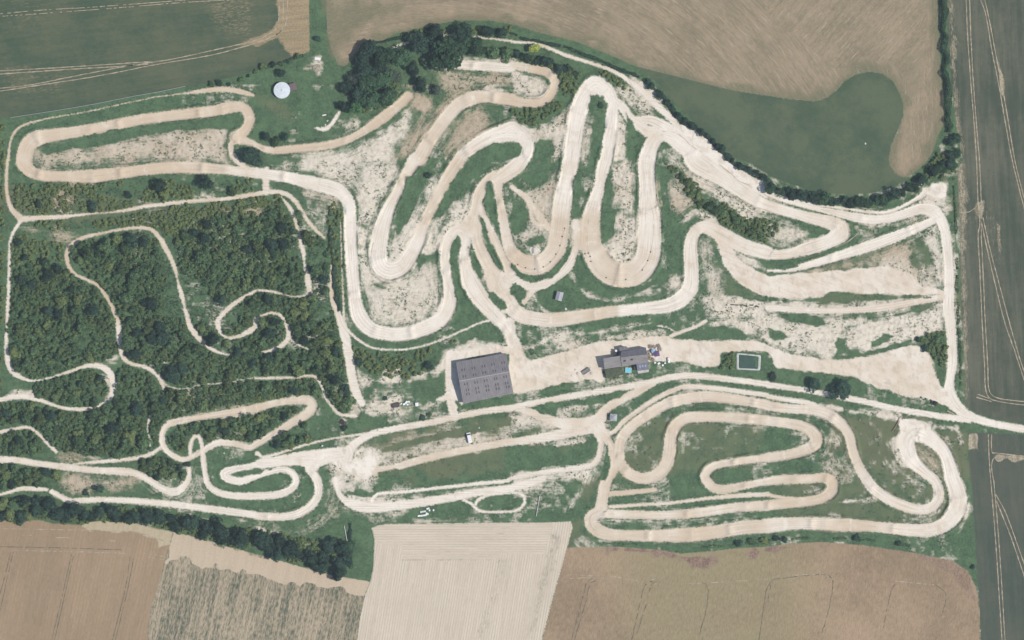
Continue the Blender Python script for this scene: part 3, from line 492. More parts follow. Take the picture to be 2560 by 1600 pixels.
# jumps: earth ridges across the wide tracks
ridge = np.exp(-((np.mod(along, 41.0) - 13) / 1.7) ** 2) * 1.0 + np.exp(-((np.mod(along, 67.0) - 40) / 2.4) ** 2) * .6
Z += ridge * sstep(0, 1.4, trk) * (owner == 0) * np.clip(bank * 2.4 - .35, 0, 1) * free
Z[:, :] = np.where(fm > .62, 0, Z)
def ground_z(x, y):
    i = min(max((x - GX0) / CELL, 0), NX - 2); j = min(max((y - GY0) / CELL, 0), NY - 2)
    return float(Z[int(j), int(i)])
def at(arr, x, y):
    return arr[min(max(int(round((y - GY0) / CELL)), 0), NY - 1), min(max(int(round((x - GX0) / CELL)), 0), NX - 1)]

# row coordinates (u across the rows, v along them) and a second-colour mask for the fields
rowu = np.zeros(X.shape); rowv = np.zeros(X.shape); fmix = np.zeros(X.shape)
def lin(k, dx, dy):
    """rows run along (dx, dy) photo px (y down)"""
    m = field == k; L = math.hypot(dx, dy); ux, uy = dx / L, -dy / L
    rowv[m] = (X * ux + Y * uy)[m]; rowu[m] = (-X * uy + Y * ux)[m]
lin(0, 100, -13)
lin(3, 100, 2000); lin(4, 100, 1600); lin(5, -165, 800); lin(6, -165, 800); lin(7, -130, 800)
b7, sd7 = poly_sd(parse('@13 1000,300 2419,300 @23 420,300 300,700 @13 2300,690 2310,740 1385,745 1380,610 1250,610 1000,560', True), 1)
mq = np.zeros(X.shape, bool); mq[b7] = sd7 > 0; mq &= field == 7; rowu[mq] = Y[mq]; rowv[mq] = X[mq]
lin(8, -165, 800)
def fpoly(k, st, fe, txt, jit=2.0):
    b, sd = poly_sd(parse(txt, True), fe * 2 + 2)
    v = st * sstep(-fe, fe, sd + (vnoise(3.5, 31)[b] - .5) * jit)
    fmix[b] = np.where(field[b] == k, np.maximum(fmix[b], v), fmix[b])
fpoly(0, 1, 2.5, "@10 200,-300 215,200 150,300 0,360 -200,430 0,430 150,370 215,340 260,470 350,520 515,480 510,-300")
fpoly(0, .35, 5, "@00 1900,0 2419,-200 2419,400 2000,300"); fpoly(0, .3, 5, "@00 0,550 700,600 600,900 0,950"); fpoly(0, .25, 6, "@00 0,-100 500,-50 300,400 0,300")
# stubble: rows parallel to the lower edge, then a seam, then diagonals
m = field == 1
rowu[m] = np.hypot(X - wx(1075), (Y - wy(820)) * 1.0)[m]; rowv[m] = (np.arctan2(Y - wy(820), X - wx(1075)) * 140)[m]
sl = parse("@20 1500,-1200 2419,-60 @30 0,150 650,650 720,700 900,560 1180,600 1330,800 1450,760 1500,300 1530,-1200", True)
b, sd = poly_sd(sl, 1); mm = np.zeros(X.shape, bool); mm[b] = sd > 0; mm &= m
a = np.arctan2(1.15, 1.0)
rowu[mm] = (-X * math.sin(a) + Y * math.cos(a))[mm]; rowv[mm] = (X * math.cos(a) + Y * math.sin(a))[mm]
e2 = parse("@30 1100,620 1330,800 1450,760 1500,300 1530,-1200 1700,-1200 1700,1600 1000,1600 1200,1200", True)
b, sd = poly_sd(e2, 1); me_ = np.zeros(X.shape, bool); me_[b] = sd > 0; me_ &= m
rowu[me_] = X[me_]; rowv[me_] = Y[me_]
bw = parse("@10 600,400 1000,560 1500,330 2000,240 2419,280 @20 600,430 1200,680 1900,880 2419,960 @30 700,960 700,800 400,850 0,800 @20 2419,600 1500,300 600,100 0,-100 @10 1200,-200", True)
fpoly(1, .55, 8, "@10 640,-50 1300,-50 1500,100 1000,300 850,500 700,550", 5); fpoly(1, .3, 5, "@20 100,-50 600,30 1300,150 1700,400 1200,330 500,150", 5)
fpoly(1, .4, 5, "@30 1180,560 1500,400 1480,900 1350,950 1250,750", 5); fpoly(1, .3, 5, "@30 900,0 1150,-50 1100,120 950,100", 4)
fpoly(2, .42, 12, "@30 0,1000 600,1050 600,1300 0,1300 @20 2200,1250 2100,1000", 9)
m1 = field == 1; fmix[m1] = np.maximum(fmix, .55 * sstep(9, 1, edge + (vnoise(6, 41) - .5) * 6))[m1]
m2 = field == 8; fmix[m2] = np.maximum(fmix, .30 * sstep(5, 0, edge + (vnoise(6, 42) - .5) * 6))[m2]
fpoly(3, .55, 3, "@30 1690,-200 1760,-200 1800,800 1860,1512 @31 1900,300 1880,900 1900,1512 @32 1900,800 1840,700 1820,0"); fpoly(3, .3, 4, "@31 1880,450 2050,350 2200,500 2200,1000 2100,1000 2030,600 1900,700", 3)
fpoly(3, .7, .9, "@31 1795,70 1830,90 1840,190 1790,200", 1.5); fpoly(3, .55, .9, "@31 1810,780 1850,900 1860,1100 1850,1250 1825,1200", 1.8)
fpoly(3, .62, .9, "@31 1970,400 2040,380 2050,480 2010,600 1980,540 1935,470", 1.8); fpoly(3, .55, 1, "@31 2150,500 2190,650 2210,900 2180,950", 2.5)
fpoly(3, .9, .5, "@30 2150,560 2190,600 2220,720 2240,940 2210,900 2180,700", 1.2)
fpoly(4, 1, .8, "@32 1900,1078 1970,1070 1985,1220 1895,1225", 1.5); fpoly(4, .22, 3, "@32 1900,1060 2900,1100 2900,1290 2130,1250 2080,1330 1900,1330", 2.5); fpoly(4, .9, .8, "@32 2110,1300 2160,1270 2419,1295 2419,1320 2330,1330 2250,1320 2180,1340", 2)
fpoly(5, .9, 1.2, "@03 760,425 870,385 1000,382 1240,400 1640,488 1600,600 1500,640 1480,560 1300,500 1000,478 860,478", 2)
fpoly(5, -.0, 1, "@03 0,0 1,0 1,1")
fpoly(6, 1, 1.2, "@03 1620,480 2419,700 @13 500,840 850,930 1080,960 1030,1080 900,1060 800,1010 500,1000 200,960 0,900 @03 2200,850 1900,800 1750,740 1580,760", 4)
fpoly(7, .45, .5, "@13 1380,600 1390,745 2310,745 2320,690 2300,640 2330,690 2330,760 1375,765", 1); fpoly(7, .40, 3, "@23 300,480 440,440 470,560 420,820 300,1250 220,1512 100,1512 250,900 330,600", 3); fpoly(7, .35, 2, "@13 2270,700 2419,720 2300,1100 2150,1512 2050,1512 2200,1000", 3)
fpoly(8, .95, 2.5, "@23 850,640 1000,632 1400,665 1600,705 1750,710 1950,750 1950,790 1800,830 1700,800 1500,720 1300,690 900,670", 4); fpoly(8, .85, 2.5, "@23 2100,690 2419,640 @33 200,605 300,650 0,680 @23 2250,740", 4)
fpoly(8, .5, 2, "@33 1200,650 1760,750 1900,860 1985,1120 1990,1300 1900,1100 1750,900 1500,760", 4)

# ------------------------------------------------------------------ materials of the ground
def base_colour(k):
    """verge grass, scuffed soil and packed chalk, all from the survey attributes"""
    n_big = k.noise(.035, 3); n_mid = k.noise(.16, 4, .6); n_f = k.noise(.9, 3, .65); n_ff = k.noise(2.6, 2, .7)
    tr, tn, ba, bt, dr = k.attr('trk'), k.attr('tone'), k.attr('bare'), k.attr('btone'), k.attr('dry')
    g = k.mix(k.ss(n_mid, .35, .68), C_GRASS_D, C_GRASS_L)
    g = k.mix(k.ss(n_f, .42, .70, 0, .75), g, C_GRASS_Y)
    g = k.mix(k.ss(k.noise(.42, 4, .65), .50, .70, 0, .6), g, C_TUFT)
    dmask = k.mul(k.ss(k.add(k.mul(dr, .9), k.mul(k.add(n_mid, n_big), .55)), .72, 1.2), .7)
    g = k.mix(dmask, g, C_DRY)
    # wheel-worn lines and darker tussocks
    g = k.mix(k.ss(n_ff, .58, .78, 0, .6), g, C_TUFT)
    pale = k.ss(k.vor(.55), .10, .02)
    g = k.mix(k.mul(pale, k.ss(n_big, .48, .62, 0, .6)), g, C_STONE)
    # bare ground: ragged speckle
    pu, pv = k.attr('pu'), k.attr('pv')
    strk = k.noise(1.0, 4, .65, k.vec(k.mul(pu, .75), k.mul(pv, .085)))
    n_m2 = k.mix(.72, k.noise(.33, 4, .62), strk)
    rag = k.add(k.add(k.mul(n_m2, 1.35), k.mul(n_f, .6)), k.mul(n_ff, .40))
    lev = k.add(ba, k.mul(k.math('SUBTRACT', rag, 1.17), k.ss(ba, .02, .30, 0, .95)))
    bf = k.ss(lev, .08, .66)
    bc = k.mix(k.ss(bt, 0, 1), C_RUBBLE, C_SOIL)
    bc = k.mix(k.ss(k.noise(.42, 4, .7), .46, .72, 0, .6), bc, C_SOIL_D)
    bc = k.mix(k.ss(n_ff, .5, .7, 0, .3), bc, C_CHALK)
    bc = k.mix(k.ss(strk, .52, .74, 0, .5), bc, C_SOIL)
    col = k.mix(bf, g, bc)
    tuft = k.mul(k.ss(k.vor(.42), .16, .07), k.ss(n_mid, .45, .6))
    col = k.mix(k.mul(tuft, k.mul(bf, .75)), col, C_TUFT)
    # packed riding surface
    ragt = k.add(k.mul(k.math('SUBTRACT', n_f, .5), 2.1), k.mul(k.math('SUBTRACT', n_ff, .5), 1.3))
    tf = k.ss(k.add(tr, ragt), -.45, .40)
    st = k.noise(1.0, 4, .65, k.vec(k.mul(pu, 1.7), k.mul(pv, .05)))
    ruts = k.noise(1.0, 2, .5, k.vec(k.mul(pu, 2.7), k.mul(pv, .035)))
    bars = k.noise(1.0, 3, .6, k.vec(k.mul(pu, .12), k.mul(pv, .22)))
    tc = k.mix(k.ss(tn, -.1, .88), C_CHALK, C_TAN)
    tc = k.mix(k.ss(st, .42, .70, 0, .55), tc, C_TAN_D)
    tc = k.mix(k.ss(ruts, .57, .68, 0, .38), tc, k.bright(C_TAN_D, .86))
    tc = k.mix(k.ss(bars, .55, .72, 0, .30), tc, C_TAN_D)
    tc = k.mix(k.ss(bars, .42, .28, 0, .5), tc, C_CHALK)
    tc = k.mix(k.ss(k.noise(.12, 3, .6), .5, .75, 0, .3), tc, C_CHALK)
    tc = k.mix(k.ss(k.add(n_f, k.mul(n_ff, .3)), .62, .9, 0, .25), tc, C_TAN_D)
    edge_wear = k.mul(k.ss(tr, .9, -.2), k.ss(n_mid, .4, .65, 0, .3))
    tc = k.mix(edge_wear, tc, C_TAN_D)
    col = k.mix(tf, col, tc)
    bump = k.add(k.mul(n_f, .5), k.mul(n_ff, .5))
    return col, k.mul(bump, k.math('SUBTRACT', 1.0, k.mul(tf, .75)))

C_GRASS_D = (.054, .104, .054); C_GRASS_L = (.088, .156, .076); C_GRASS_Y = (.126, .175, .084)
C_DRY = (.148, .152, .082); C_TUFT = (.044, .078, .042); C_STONE = (.5, .49, .42)
C_RUBBLE = (.66, .60, .49); C_SOIL = (.41, .325, .225); C_SOIL_D = (.23, .20, .135)
C_CHALK = (.79, .735, .64); C_TAN = (.585, .475, .345); C_TAN_D = (.48, .395, .29)

k = NT('ground_cover'); c, bmp = base_colour(k); MAT_GROUND = k.surf(c, .95, bmp, .5, .12, spec=.1)

def field_mat(name, ca, cb, cmix, rs, rows=.5, mott=.5, cm2=None, fine=None, bump=.3, big=.05, drill=None, fleck=0.0, mid=None):
    k = NT(name); base, bmp = base_colour(k)
    u, v, fx = k.attr('rowu'), k.attr('rowv'), k.attr('fmix')
    streak = k.noise(1.0, 4, .65, k.vec(k.mul(u, rs), k.mul(v, .035)))
    streak2 = k.noise(1.0, 3, .6, k.vec(k.mul(u, rs * .22), k.mul(v, .018)))
    nb = k.noise(big, 4, .6); nf = k.noise(1.2, 3, .7); ns = k.noise(.35, 4, .6)
    f = k.add(k.mul(k.math('SUBTRACT', streak, .5), rows * 2.2), k.mul(k.math('SUBTRACT', streak2, .5), rows * 1.6))
    f = k.add(f, k.mul(k.math('SUBTRACT', nb, .5), mott * 2.4)); f = k.add(f, k.mul(k.math('SUBTRACT', nf, .5), mott * .9)); f = k.add(f, k.mul(k.math('SUBTRACT', ns, .5), mott * .9))
    col = k.mix(k.ss(f, -.55, .55), ca, cb)
    if fine is not None:                                     # crisp pale or dark drill lines and straw flecks
        fl = k.ss(k.noise(1.0, 2, .5, k.vec(k.mul(u, rs * 2.0), k.mul(v, .11))), .60, .74)
        col = k.mix(k.mul(fl, fine[1]), col, fine[0])
    crisp = k.noise(1.0, 2, .6, k.vec(k.mul(u, 1.5), k.mul(v, .42)))
    if mid is not None:
        xx = k.xyz()[0]; col = k.mix(k.mul(k.mul(k.ss(xx, mid[0], mid[1]), k.ss(xx, mid[3], mid[2])), k.ss(nb, .3, .6, .4, .9)), col, mid[4])
        wave = k.noise(.55, 3, .7, k.vec(k.mul(u, 1.6), k.mul(v, .6))); col = k.mix(k.ss(wave, .56, .72, 0, .5), col, (.42, .35, .22)); col = k.mix(k.ss(wave, .44, .30, 0, .5), col, (.15, .13, .075))
    if fleck: col = k.mix(k.ss(crisp, .40, .62, 0, fleck), col, cb); col = k.mix(k.ss(crisp, .60, .36, 0, fleck), col, ca)
    if drill is not None:
        per, dc, am = drill
        dl = k.math('SINE', k.mul(k.add(u, k.mul(k.math('SUBTRACT', nf, .5), .35)), 6.2832 / per))
        col = k.mix(k.mul(k.ss(dl, .1, .9), k.mul(k.ss(k.add(k.mul(streak2, .6), k.mul(ns, .4)), .38, .62, .25, 1), am)), col, dc)
    m2 = k.ss(k.add(k.mul(fx, 1.1), k.mul(k.math('SUBTRACT', k.add(k.mul(streak, .4), k.mul(crisp, .6)), .5), k.ss(fx, .02, .2, 0, 1.5))), .3, .72)
    cc = cmix if cm2 is None else k.mix(k.ss(k.add(k.mul(nf, .5), k.mul(streak, .5)), .42, .6), cmix, cm2)
    col = k.mix(m2, col, cc)
    e = k.ss(k.add(k.attr('edge'), k.mul(k.math('SUBTRACT', k.noise(.8, 3, .6), .5), 1.6)), -.3, .4)
    col = k.mix(e, base, col)
    return k.surf(col, .95, k.add(k.mul(nf, .6), k.add(k.mul(streak, .8), k.noise(.5, 2, .6))), bump, .12, spec=.1)

FMAT = [
 field_mat('green_crop', (.052, .086, .050), (.114, .126, .072), (.35, .27, .16), .5, .55, .85, (.23, .19, .11), bump=.2, fleck=.2),
 field_mat('stubble', (.200, .168, .105), (.345, .272, .180), (.140, .150, .084), .55, .85, .7, (.21, .182, .115), ((.50, .42, .30), .65), fleck=.35),
 field_mat('meadow_grass', (.058, .094, .054), (.108, .132, .074), (.115, .112, .078), .4, .25, 1.5, fleck=.3, bump=.25),
 field_mat('grey_cereal', (.062, .079, .053), (.126, .128, .088), (.42, .36, .25), .45, .85, .8, (.165, .145, .098), bump=.2, big=.03),
 field_mat('grey_green_cereal', (.052, .073, .054), (.106, .112, .078), (.44, .38, .27), .45, .55, .5, (.155, .14, .098), bump=.2, big=.03),
 field_mat('brown_earth', (.250, .188, .115), (.375, .268, .170), (.47, .40, .27), .4, .55, .5, (.40, .335, .225), ((.15, .145, .085), .45), big=.02, drill=(1.7, (.22, .18, .105), .35), fleck=.3),
 field_mat('tilled_soil', (.088, .105, .068), (.40, .325, .225), (.52, .425, .31), .30, 1.7, .7, (.46, .375, .27), ((.52, .43, .31), .5), big=.02, drill=(2.6, (.50, .41, .30), .45), fleck=.6),
 field_mat('pale_straw', (.50, .43, .335), (.65, .565, .45), (.27, .25, .185), .55, .65, .3, (.36, .32, .24), ((.36, .325, .25), .6), bump=.15, big=.02, drill=(1.25, (.40, .36, .275), .75), fleck=.2),
 field_mat('fallow_growth', (.230, .170, .105), (.385, .280, .180), (.17, .105, .085), .22, .22, 1.0, (.30, .215, .155), ((.36, .31, .19), .35), bump=1.6, big=.022, fleck=.3, mid=(30, 85, 120, 170, (.265, .24, .13))),
]
# ------------------------------------------------------------------ cut the sheet into named surfaces, all on one grid
cf = field[:-1, :-1]; ct = trk[:-1, :-1] + .15; co = owner[:-1, :-1]
cls = np.where(cf >= 0, 10 + cf, np.where(ct > 0, 1 + co, 0))
gx = np.gradient(Z, CELL, axis=1); gy = np.gradient(Z, CELL, axis=0)
NRM = np.stack([-gx, -gy, np.ones_like(Z)], -1); NRM /= np.linalg.norm(NRM, axis=-1, keepdims=True)
VID = np.arange(NX * NY).reshape(NY, NX)
Q = np.stack([VID[:-1, :-1], VID[:-1, 1:], VID[1:, 1:], VID[1:, :-1]], -1)
pu[owner == 3] = (X * .12)[owner == 3]; pv[owner == 3] = (Y * 4 + X * 1.5)[owner == 3]
far = pu < -11; pu[far] = Y[far]; pv[far] = X[far]
ATT = dict(pu=pu, pv=pv, trk=trk, tone=tone, bare=bare, btone=btone, dry=dry, edge=edge, rowu=rowu, rowv=rowv, fmix=fmix)
CO = np.stack([X, Y, Z], -1).reshape(-1, 3)
def surface(name, c, mat, keep):
    f = Q[cls == c].reshape(-1, 4)
    if not len(f): return
    u, inv = np.unique(f, return_inverse=True)
    me = fast_mesh(name, CO[u], inv.reshape(-1, 4), mat)
    for a in keep:
        t = me.attributes.new(a, 'FLOAT', 'POINT'); t.data.foreach_set('value', ATT[a].ravel()[u].astype(np.float32))
    me.normals_split_custom_set_from_vertices(NRM.reshape(-1, 3)[u].tolist())
    o = link(name, me); tag(o, kind='structure'); return o
BASE_A = ['pu', 'pv', 'trk', 'tone', 'bare', 'btone', 'dry']
surface('ground', 0, MAT_GROUND, BASE_A)
for i, nm in enumerate(KINDS): surface(nm, 1 + i, MAT_GROUND, BASE_A)
for i, (nm, _) in enumerate(FIELDS): surface(nm, 10 + i, FMAT[i], BASE_A + ['edge', 'rowu', 'rowv', 'fmix'])
# countryside beyond the survey, out to the horizon
R0 = 9000.0
ring_v = [(GX0, GY0, 0), (GX1, GY0, 0), (GX1, GY1, 0), (GX0, GY1, 0), (-R0, -R0, -2), (R0, -R0, -2), (R0, R0, -2), (-R0, R0, -2)]
link('countryside', fast_mesh('countryside', ring_v, [(4, 5, 1, 0), (5, 6, 2, 1), (6, 7, 3, 2), (7, 4, 0, 3)], FMAT[2], smooth_=False))['kind'] = 'structure'

# ------------------------------------------------------------------ tractor wheel tracks pressed into the crops
k = NT('pressed_straw'); MAT_TRAM = k.surf(k.mix(k.ss(k.noise(.5, 3), .35, .65), (.27, .22, .15), (.44, .37, .265)), .95)
k = NT('dark_wheeling'); MAT_RUT = k.surf(k.mix(k.ss(k.noise(.5, 3), .35, .65), (.105, .10, .065), (.20, .17, .11)), .95)
def ribbon(name, txt, w, mat, wob=.12, gap=0.0):
    V = []; F = []
    for line in txt.split('|'):
        P = smooth(parse(line), 1.2)
        n = len(P); d = np.gradient(P[:, :2], axis=0); d /= np.linalg.norm(d, axis=1, keepdims=True) + 1e-9
        nr = np.stack([-d[:, 1], d[:, 0]], 1)
        ww = w / 2 * (.65 + .7 * RNG.random(n))
        keep = RNG.random(n) > gap
        cen = P[:, :2] + nr * ((RNG.random(n) - .5) * wob)[:, None]
        b0 = len(V)
        for i in range(n):
            for sg in (-1, 1):
                q = cen[i] + nr[i] * ww[i] * sg; V.append((q[0], q[1], 0.03))
        F += [(b0 + 2 * i, b0 + 2 * i + 2, b0 + 2 * i + 3, b0 + 2 * i + 1) for i in range(n - 1) if keep[i]]
    return tag(link(name, fast_mesh(name, V, F, mat)), kind='structure')
ribbon('wheel_track', "@00 0,130 400,95 900,65 1500,20 1750,0|@00 0,155 500,120 1100,75 1700,25 2200,-2", .34, MAT_TRAM, gap=.25)
ribbon('wheel_track', "@00 0,670 700,630 1300,590 1530,575 1900,500 2419,378 @10 120,320 190,270 215,180 218,0|@00 0,700 700,652 1100,630 1400,606|@00 0,835 300,800 700,720 1200,625 1500,582|@00 0,860 400,800 900,722 1500,605 2000,520 2419,405 @10 150,345 230,300 255,200 258,0|@10 190,330 280,230 300,0", .42, MAT_TRAM)
ribbon('wheel_track', "@30 1872,0 1890,400 1918,800 1950,1200 1970,1512 @31 1985,400 2000,600 1985,720 2000,1000 2022,1512 @32 2045,400 2055,640 2100,742 2250,782 2419,802|@30 1905,0 1920,400 1942,800 1980,1300 1998,1512 @31 2015,400 2015,700 2030,1000 2052,1512 @32 2075,400 2085,640 2135,722 2250,752 2419,770", .45, MAT_TRAM)
ribbon('wheel_track', "@30 2010,0 2060,150 2120,500 2180,800 2250,1200 2308,1512 @31 2380,300 2425,470|@30 2050,0 2100,230 2150,500 2210,800 2280,1200 2332,1512 @31 2400,280 2430,380|@31 2015,560 2050,750 2130,1100 2230,1512 @32 2330,290 2425,580|@31 2030,540 2100,850 2200,1230 2275,1512 @32 2360,300 2425,500|@31 1820,495 1900,490 1960,450", .45, MAT_TRAM)
ribbon('wheel_track', "@32 2082,1080 2090,1300 2105,1512 @33 2130,300 2160,700 2185,1100 2212,1512|@32 2112,1080 2115,1240 2160,1256 2425,1288|@32 2130,1512 2113,1380 2140,1302 2250,1285 2425,1312|@33 2133,0 2160,300 2190,700 2215,1100 2240,1512|@33 2148,130 2250,320 2370,650 2425,800|@33 2160,200 2300,550 2425,920|@32 1980,700 2100,745|@32 1970,730 2110,770", .45, MAT_TRAM)
ribbon('wheel_track', "@03 125,680 85,850 0,1240|@03 100,690 60,850 0,1080|@03 675,700 620,950 490,1512|@03 695,720 640,960 515,1512|@03 1230,720 1180,1050 1060,1512|@03 1262,740 1200,1060 1090,1512|@03 0,630 600,642 1150,660", .36, MAT_RUT, gap=.1)
ribbon('wheel_track', "@03 0,460 500,468 1000,480 1300,500 1560,580|@03 120,665 680,676 1180,692|@03 1330,690 1560,722|@03 1400,728 1560,756|@03 200,520 300,520|@03 520,545 690,545|@03 1030,570 1110,580", .36, MAT_TRAM, gap=.15)
ribbon('wheel_track', "@23 590,1512 690,1180 730,1000 790,950|@23 560,1512 650,1180 700,980 760,930|@23 1130,1512 1230,1080 1270,980 1330,955|@23 1180,1450 1260,1200 1320,985 1370,965|@23 1770,1460 1840,1200 1850,1010 1800,970|@23 2335,1512 2400,1060 2450,960|@33 0,1160 35,970 120,930 500,895 590,915 612,980 580,1200 505,1460|@33 1090,1400 1160,1060 1200,985|@33 1580,990 1680,1080 1650,1250", .4, MAT_RUT, wob=.4, gap=.15)
ribbon('wheel_track', "@23 530,895 700,905 900,905 1100,938 1250,960|@23 530,930 720,925 1000,935|@23 1290,950 1360,935|@23 1600,980 1800,975|@23 1880,970 2419,938|@33 30,930 110,905 500,890|@33 1200,955 1570,990", .36, MAT_TRAM, gap=.3)
# ------------------------------------------------------------------ foliage
def leaf_mat(name, dark, mid, light, warm=None):
    k = NT(name)
    oi = k.n('ObjectInfo'); r = oi.outputs['Random']
    n1 = k.noise(.55, 3, .6); n2 = k.noise(2.2, 2, .6)
    c = k.mix(k.ss(n1, .38, .66), dark, mid)
    c = k.mix(k.ss(n2, .48, .72, 0, .8), c, light)
    c = k.bright(c, k.ss(r, 0, 1, .72, 1.25))
    if warm is not None: c = k.mix(k.ss(r, .74, .96, 0, .65), c, warm)
    d = k.n('BsdfDiffuse'); k.put(d.inputs[0], c); t = k.n('BsdfTranslucent'); k.put(t.inputs[0], k.bright(c, 1.25))
    m = k.n('MixShader'); m.inputs[0].default_value = .22
    k.t.links.new(d.outputs[0], m.inputs[1]); k.t.links.new(t.outputs[0], m.inputs[2]); k.t.links.new(m.outputs[0], k.out.inputs[0])
    return k.m
L_SCRUB = leaf_mat('scrub_leaves', (.060, .116, .058), (.128, .212, .098), (.215, .295, .130), (.24, .275, .10))
L_PALE = leaf_mat('pale_scrub_leaves', (.090, .145, .064), (.170, .230, .095), (.25, .295, .125))
L_UNDER = leaf_mat('shaded_bramble_leaves', (.044, .084, .046), (.074, .126, .064), (.11, .165, .080))  # undergrowth darkened to paint the shade in gaps between crowns
L_DARK = leaf_mat('dark_leaves', (.032, .066, .048), (.058, .106, .070), (.090, .142, .090))
L_BROAD = leaf_mat('broad_leaves', (.042, .094, .054), (.082, .152, .080), (.130, .205, .104))
L_LIME = leaf_mat('lime_leaves', (.32, .38, .08), (.46, .52, .14), (.60, .63, .22))
L_FRESH = leaf_mat('fresh_leaves', (.07, .17, .07), (.11, .23, .09), (.16, .29, .12))
L_GREY = leaf_mat('grey_leaves', (.062, .092, .070), (.10, .135, .095), (.145, .170, .12))
L_BROWN = leaf_mat('dry_leaves', (.10, .095, .075), (.19, .17, .14), (.28, .25, .21))
k = NT('bark'); MAT_BARK = k.surf(k.mix(k.noise(6, 3), (.09, .075, .06), (.16, .14, .115)), .95)

def leaves_mesh(name, C, N, size, mat, rng):
    """one small bent leaf spray per centre"""
    n = len(C); N = N / (np.linalg.norm(N, axis=1, keepdims=True) + 1e-9)
    a = rng.normal(size=(n, 3)); U = np.cross(N, a); U /= np.linalg.norm(U, axis=1, keepdims=True) + 1e-9
    V = np.cross(N, U); s = (size * (.6 + .8 * rng.random(n)))[:, None]; t = s * (.55 + .5 * rng.random((n, 1)))
    v = np.stack([C - U * s - V * t * .3, C - V * t + N * s * .12, C + U * s + V * t * .3, C + V * t - N * s * .1], 1).reshape(-1, 3)
    f = np.arange(4 * n).reshape(-1, 4)
    return fast_mesh(name, v, f, mat, smooth_=False)

def crown_points(r, h0, h1, blobs, n, rng, open_=.25):
    """leaf sprays on many overlapping clumps inside an uneven crown"""
    C = []; N = []
    cz = (h0 + h1) / 2; hz = (h1 - h0) / 2
    for b in range(blobs):
        a = rng.random() * 6.283; q = math.sqrt(rng.random()) * .72; zz = rng.uniform(-.55, .75)
        q *= math.sqrt(max(.15, 1 - (zz * .8) ** 2))
        c = np.array([math.cos(a) * q * r, math.sin(a) * q * r, cz + zz * hz])
        br = r * rng.uniform(.26, .46)
        if b == 0: c[:] = (0, 0, cz + hz * .45); br = r * .5
        m = max(8, int(n / blobs * (br / (r * .36)) ** 2))
        d = rng.normal(size=(m, 3)); d /= np.linalg.norm(d, axis=1, keepdims=True); d[:, 2] = np.abs(d[:, 2]) * .9 - .25 * (rng.random(m) < .4)
        rad = br * (1 - open_ * rng.random(m) ** 1.5) * (.9 + .25 * rng.random(m))
        C.append(c + d * rad[:, None] * np.array([1, 1, min(1.1, hz / r * 1.05)])); N.append(d + rng.normal(size=(m, 3)) * .45 + np.array([0, 0, .25]))
    return np.vstack(C), np.vstack(N)

def tube_mesh(name, segs, mat, sides=6):
    """tapered limbs: list of (p, q, rp, rq)"""
    V = []; F = []
    for p, q, rp, rq in segs:
        p = Vector(p); q = Vector(q); d = (q - p).normalized(); a = d.orthogonal().normalized(); b = d.cross(a); k0 = len(V)
        for c, r in ((p, rp), (q, rq)):
            for i in range(sides):
                t = 2 * math.pi * i / sides; V.append(tuple(c + a * r * math.cos(t) + b * r * math.sin(t)))
        F += [(k0 + i, k0 + (i + 1) % sides, k0 + sides + (i + 1) % sides, k0 + sides + i) for i in range(sides)]
    return fast_mesh(name, V, F, mat)

class Kind:
    """a few seed trees of unit radius that copies scale"""
    def __init__(s, name, mat, nvar, h, blobs, n, size, base=.12, seed=1, open_=.25):
        s.name = name; s.var = []
        for i in range(nvar):
            rng = np.random.default_rng(seed * 100 + i)
            C, N = crown_points(1.0, h * base, h, blobs, n, rng, open_)
            st = [1 + .28 * (rng.random() - .5), 1 + .28 * (rng.random() - .5), 1]; C *= st
            cm = leaves_mesh(name + '_crown', C, N, size, mat, rng)
            sg = [((0, 0, -.15), (.03, .02, h * .55), .075, .05)]
            for j in range(4):
                a = rng.random() * 6.28; sg.append(((.02, .02, h * (.22 + .09 * j)), (math.cos(a) * .5, math.sin(a) * .5, h * (.5 + .1 * j)), .04, .015))
            s.var.append((cm, tube_mesh(name + '_trunk', sg, MAT_BARK)))
        s.i = 0
    def put(s, x, y, r, label, cat, group=None, hs=1.0, name=None):
        cm, tm = s.var[s.i % len(s.var)]; s.i += 1
        o = empty(name or s.name, (x, y, ground_z(x, y)), random.random() * 6.283, label, cat, group)
        o.scale = (r, r, r * hs)
        link('crown', cm, o); link('trunk', tm, o); return o

K_SCRUB = Kind('scrub_tree', L_SCRUB, 9, 1.6, 11, 680, .115, .04, 1)
K_PALE = Kind('scrub_tree', L_PALE, 3, 1.5, 11, 620, .115, .04, 21, .35)
K_BROAD = Kind('broadleaf_tree', L_BROAD, 4, 1.75, 16, 1500, .075, .12, 2)
K_DARK = Kind('dark_tree', L_DARK, 6, 1.9, 14, 1200, .085, .10, 3)
K_BUSH = Kind('bush', L_SCRUB, 5, 1.1, 9, 420, .15, .02, 4)
K_DBUSH = Kind('bush', L_DARK, 3, 1.15, 9, 420, .15, .02, 5)
K_LIME = Kind('lime_tree', L_LIME, 1, 1.7, 10, 700, .11, .10, 6)
K_FRESH = Kind('broadleaf_tree', L_FRESH, 1, 1.5, 12, 900, .10, .05, 7)
K_GREY = Kind('grey_tree', L_GREY, 2, 1.4, 12, 800, .10, .08, 8, .4)
K_BROWN = Kind('dry_bush', L_BROWN, 1, 1.0, 9, 420, .14, .02, 9, .5)

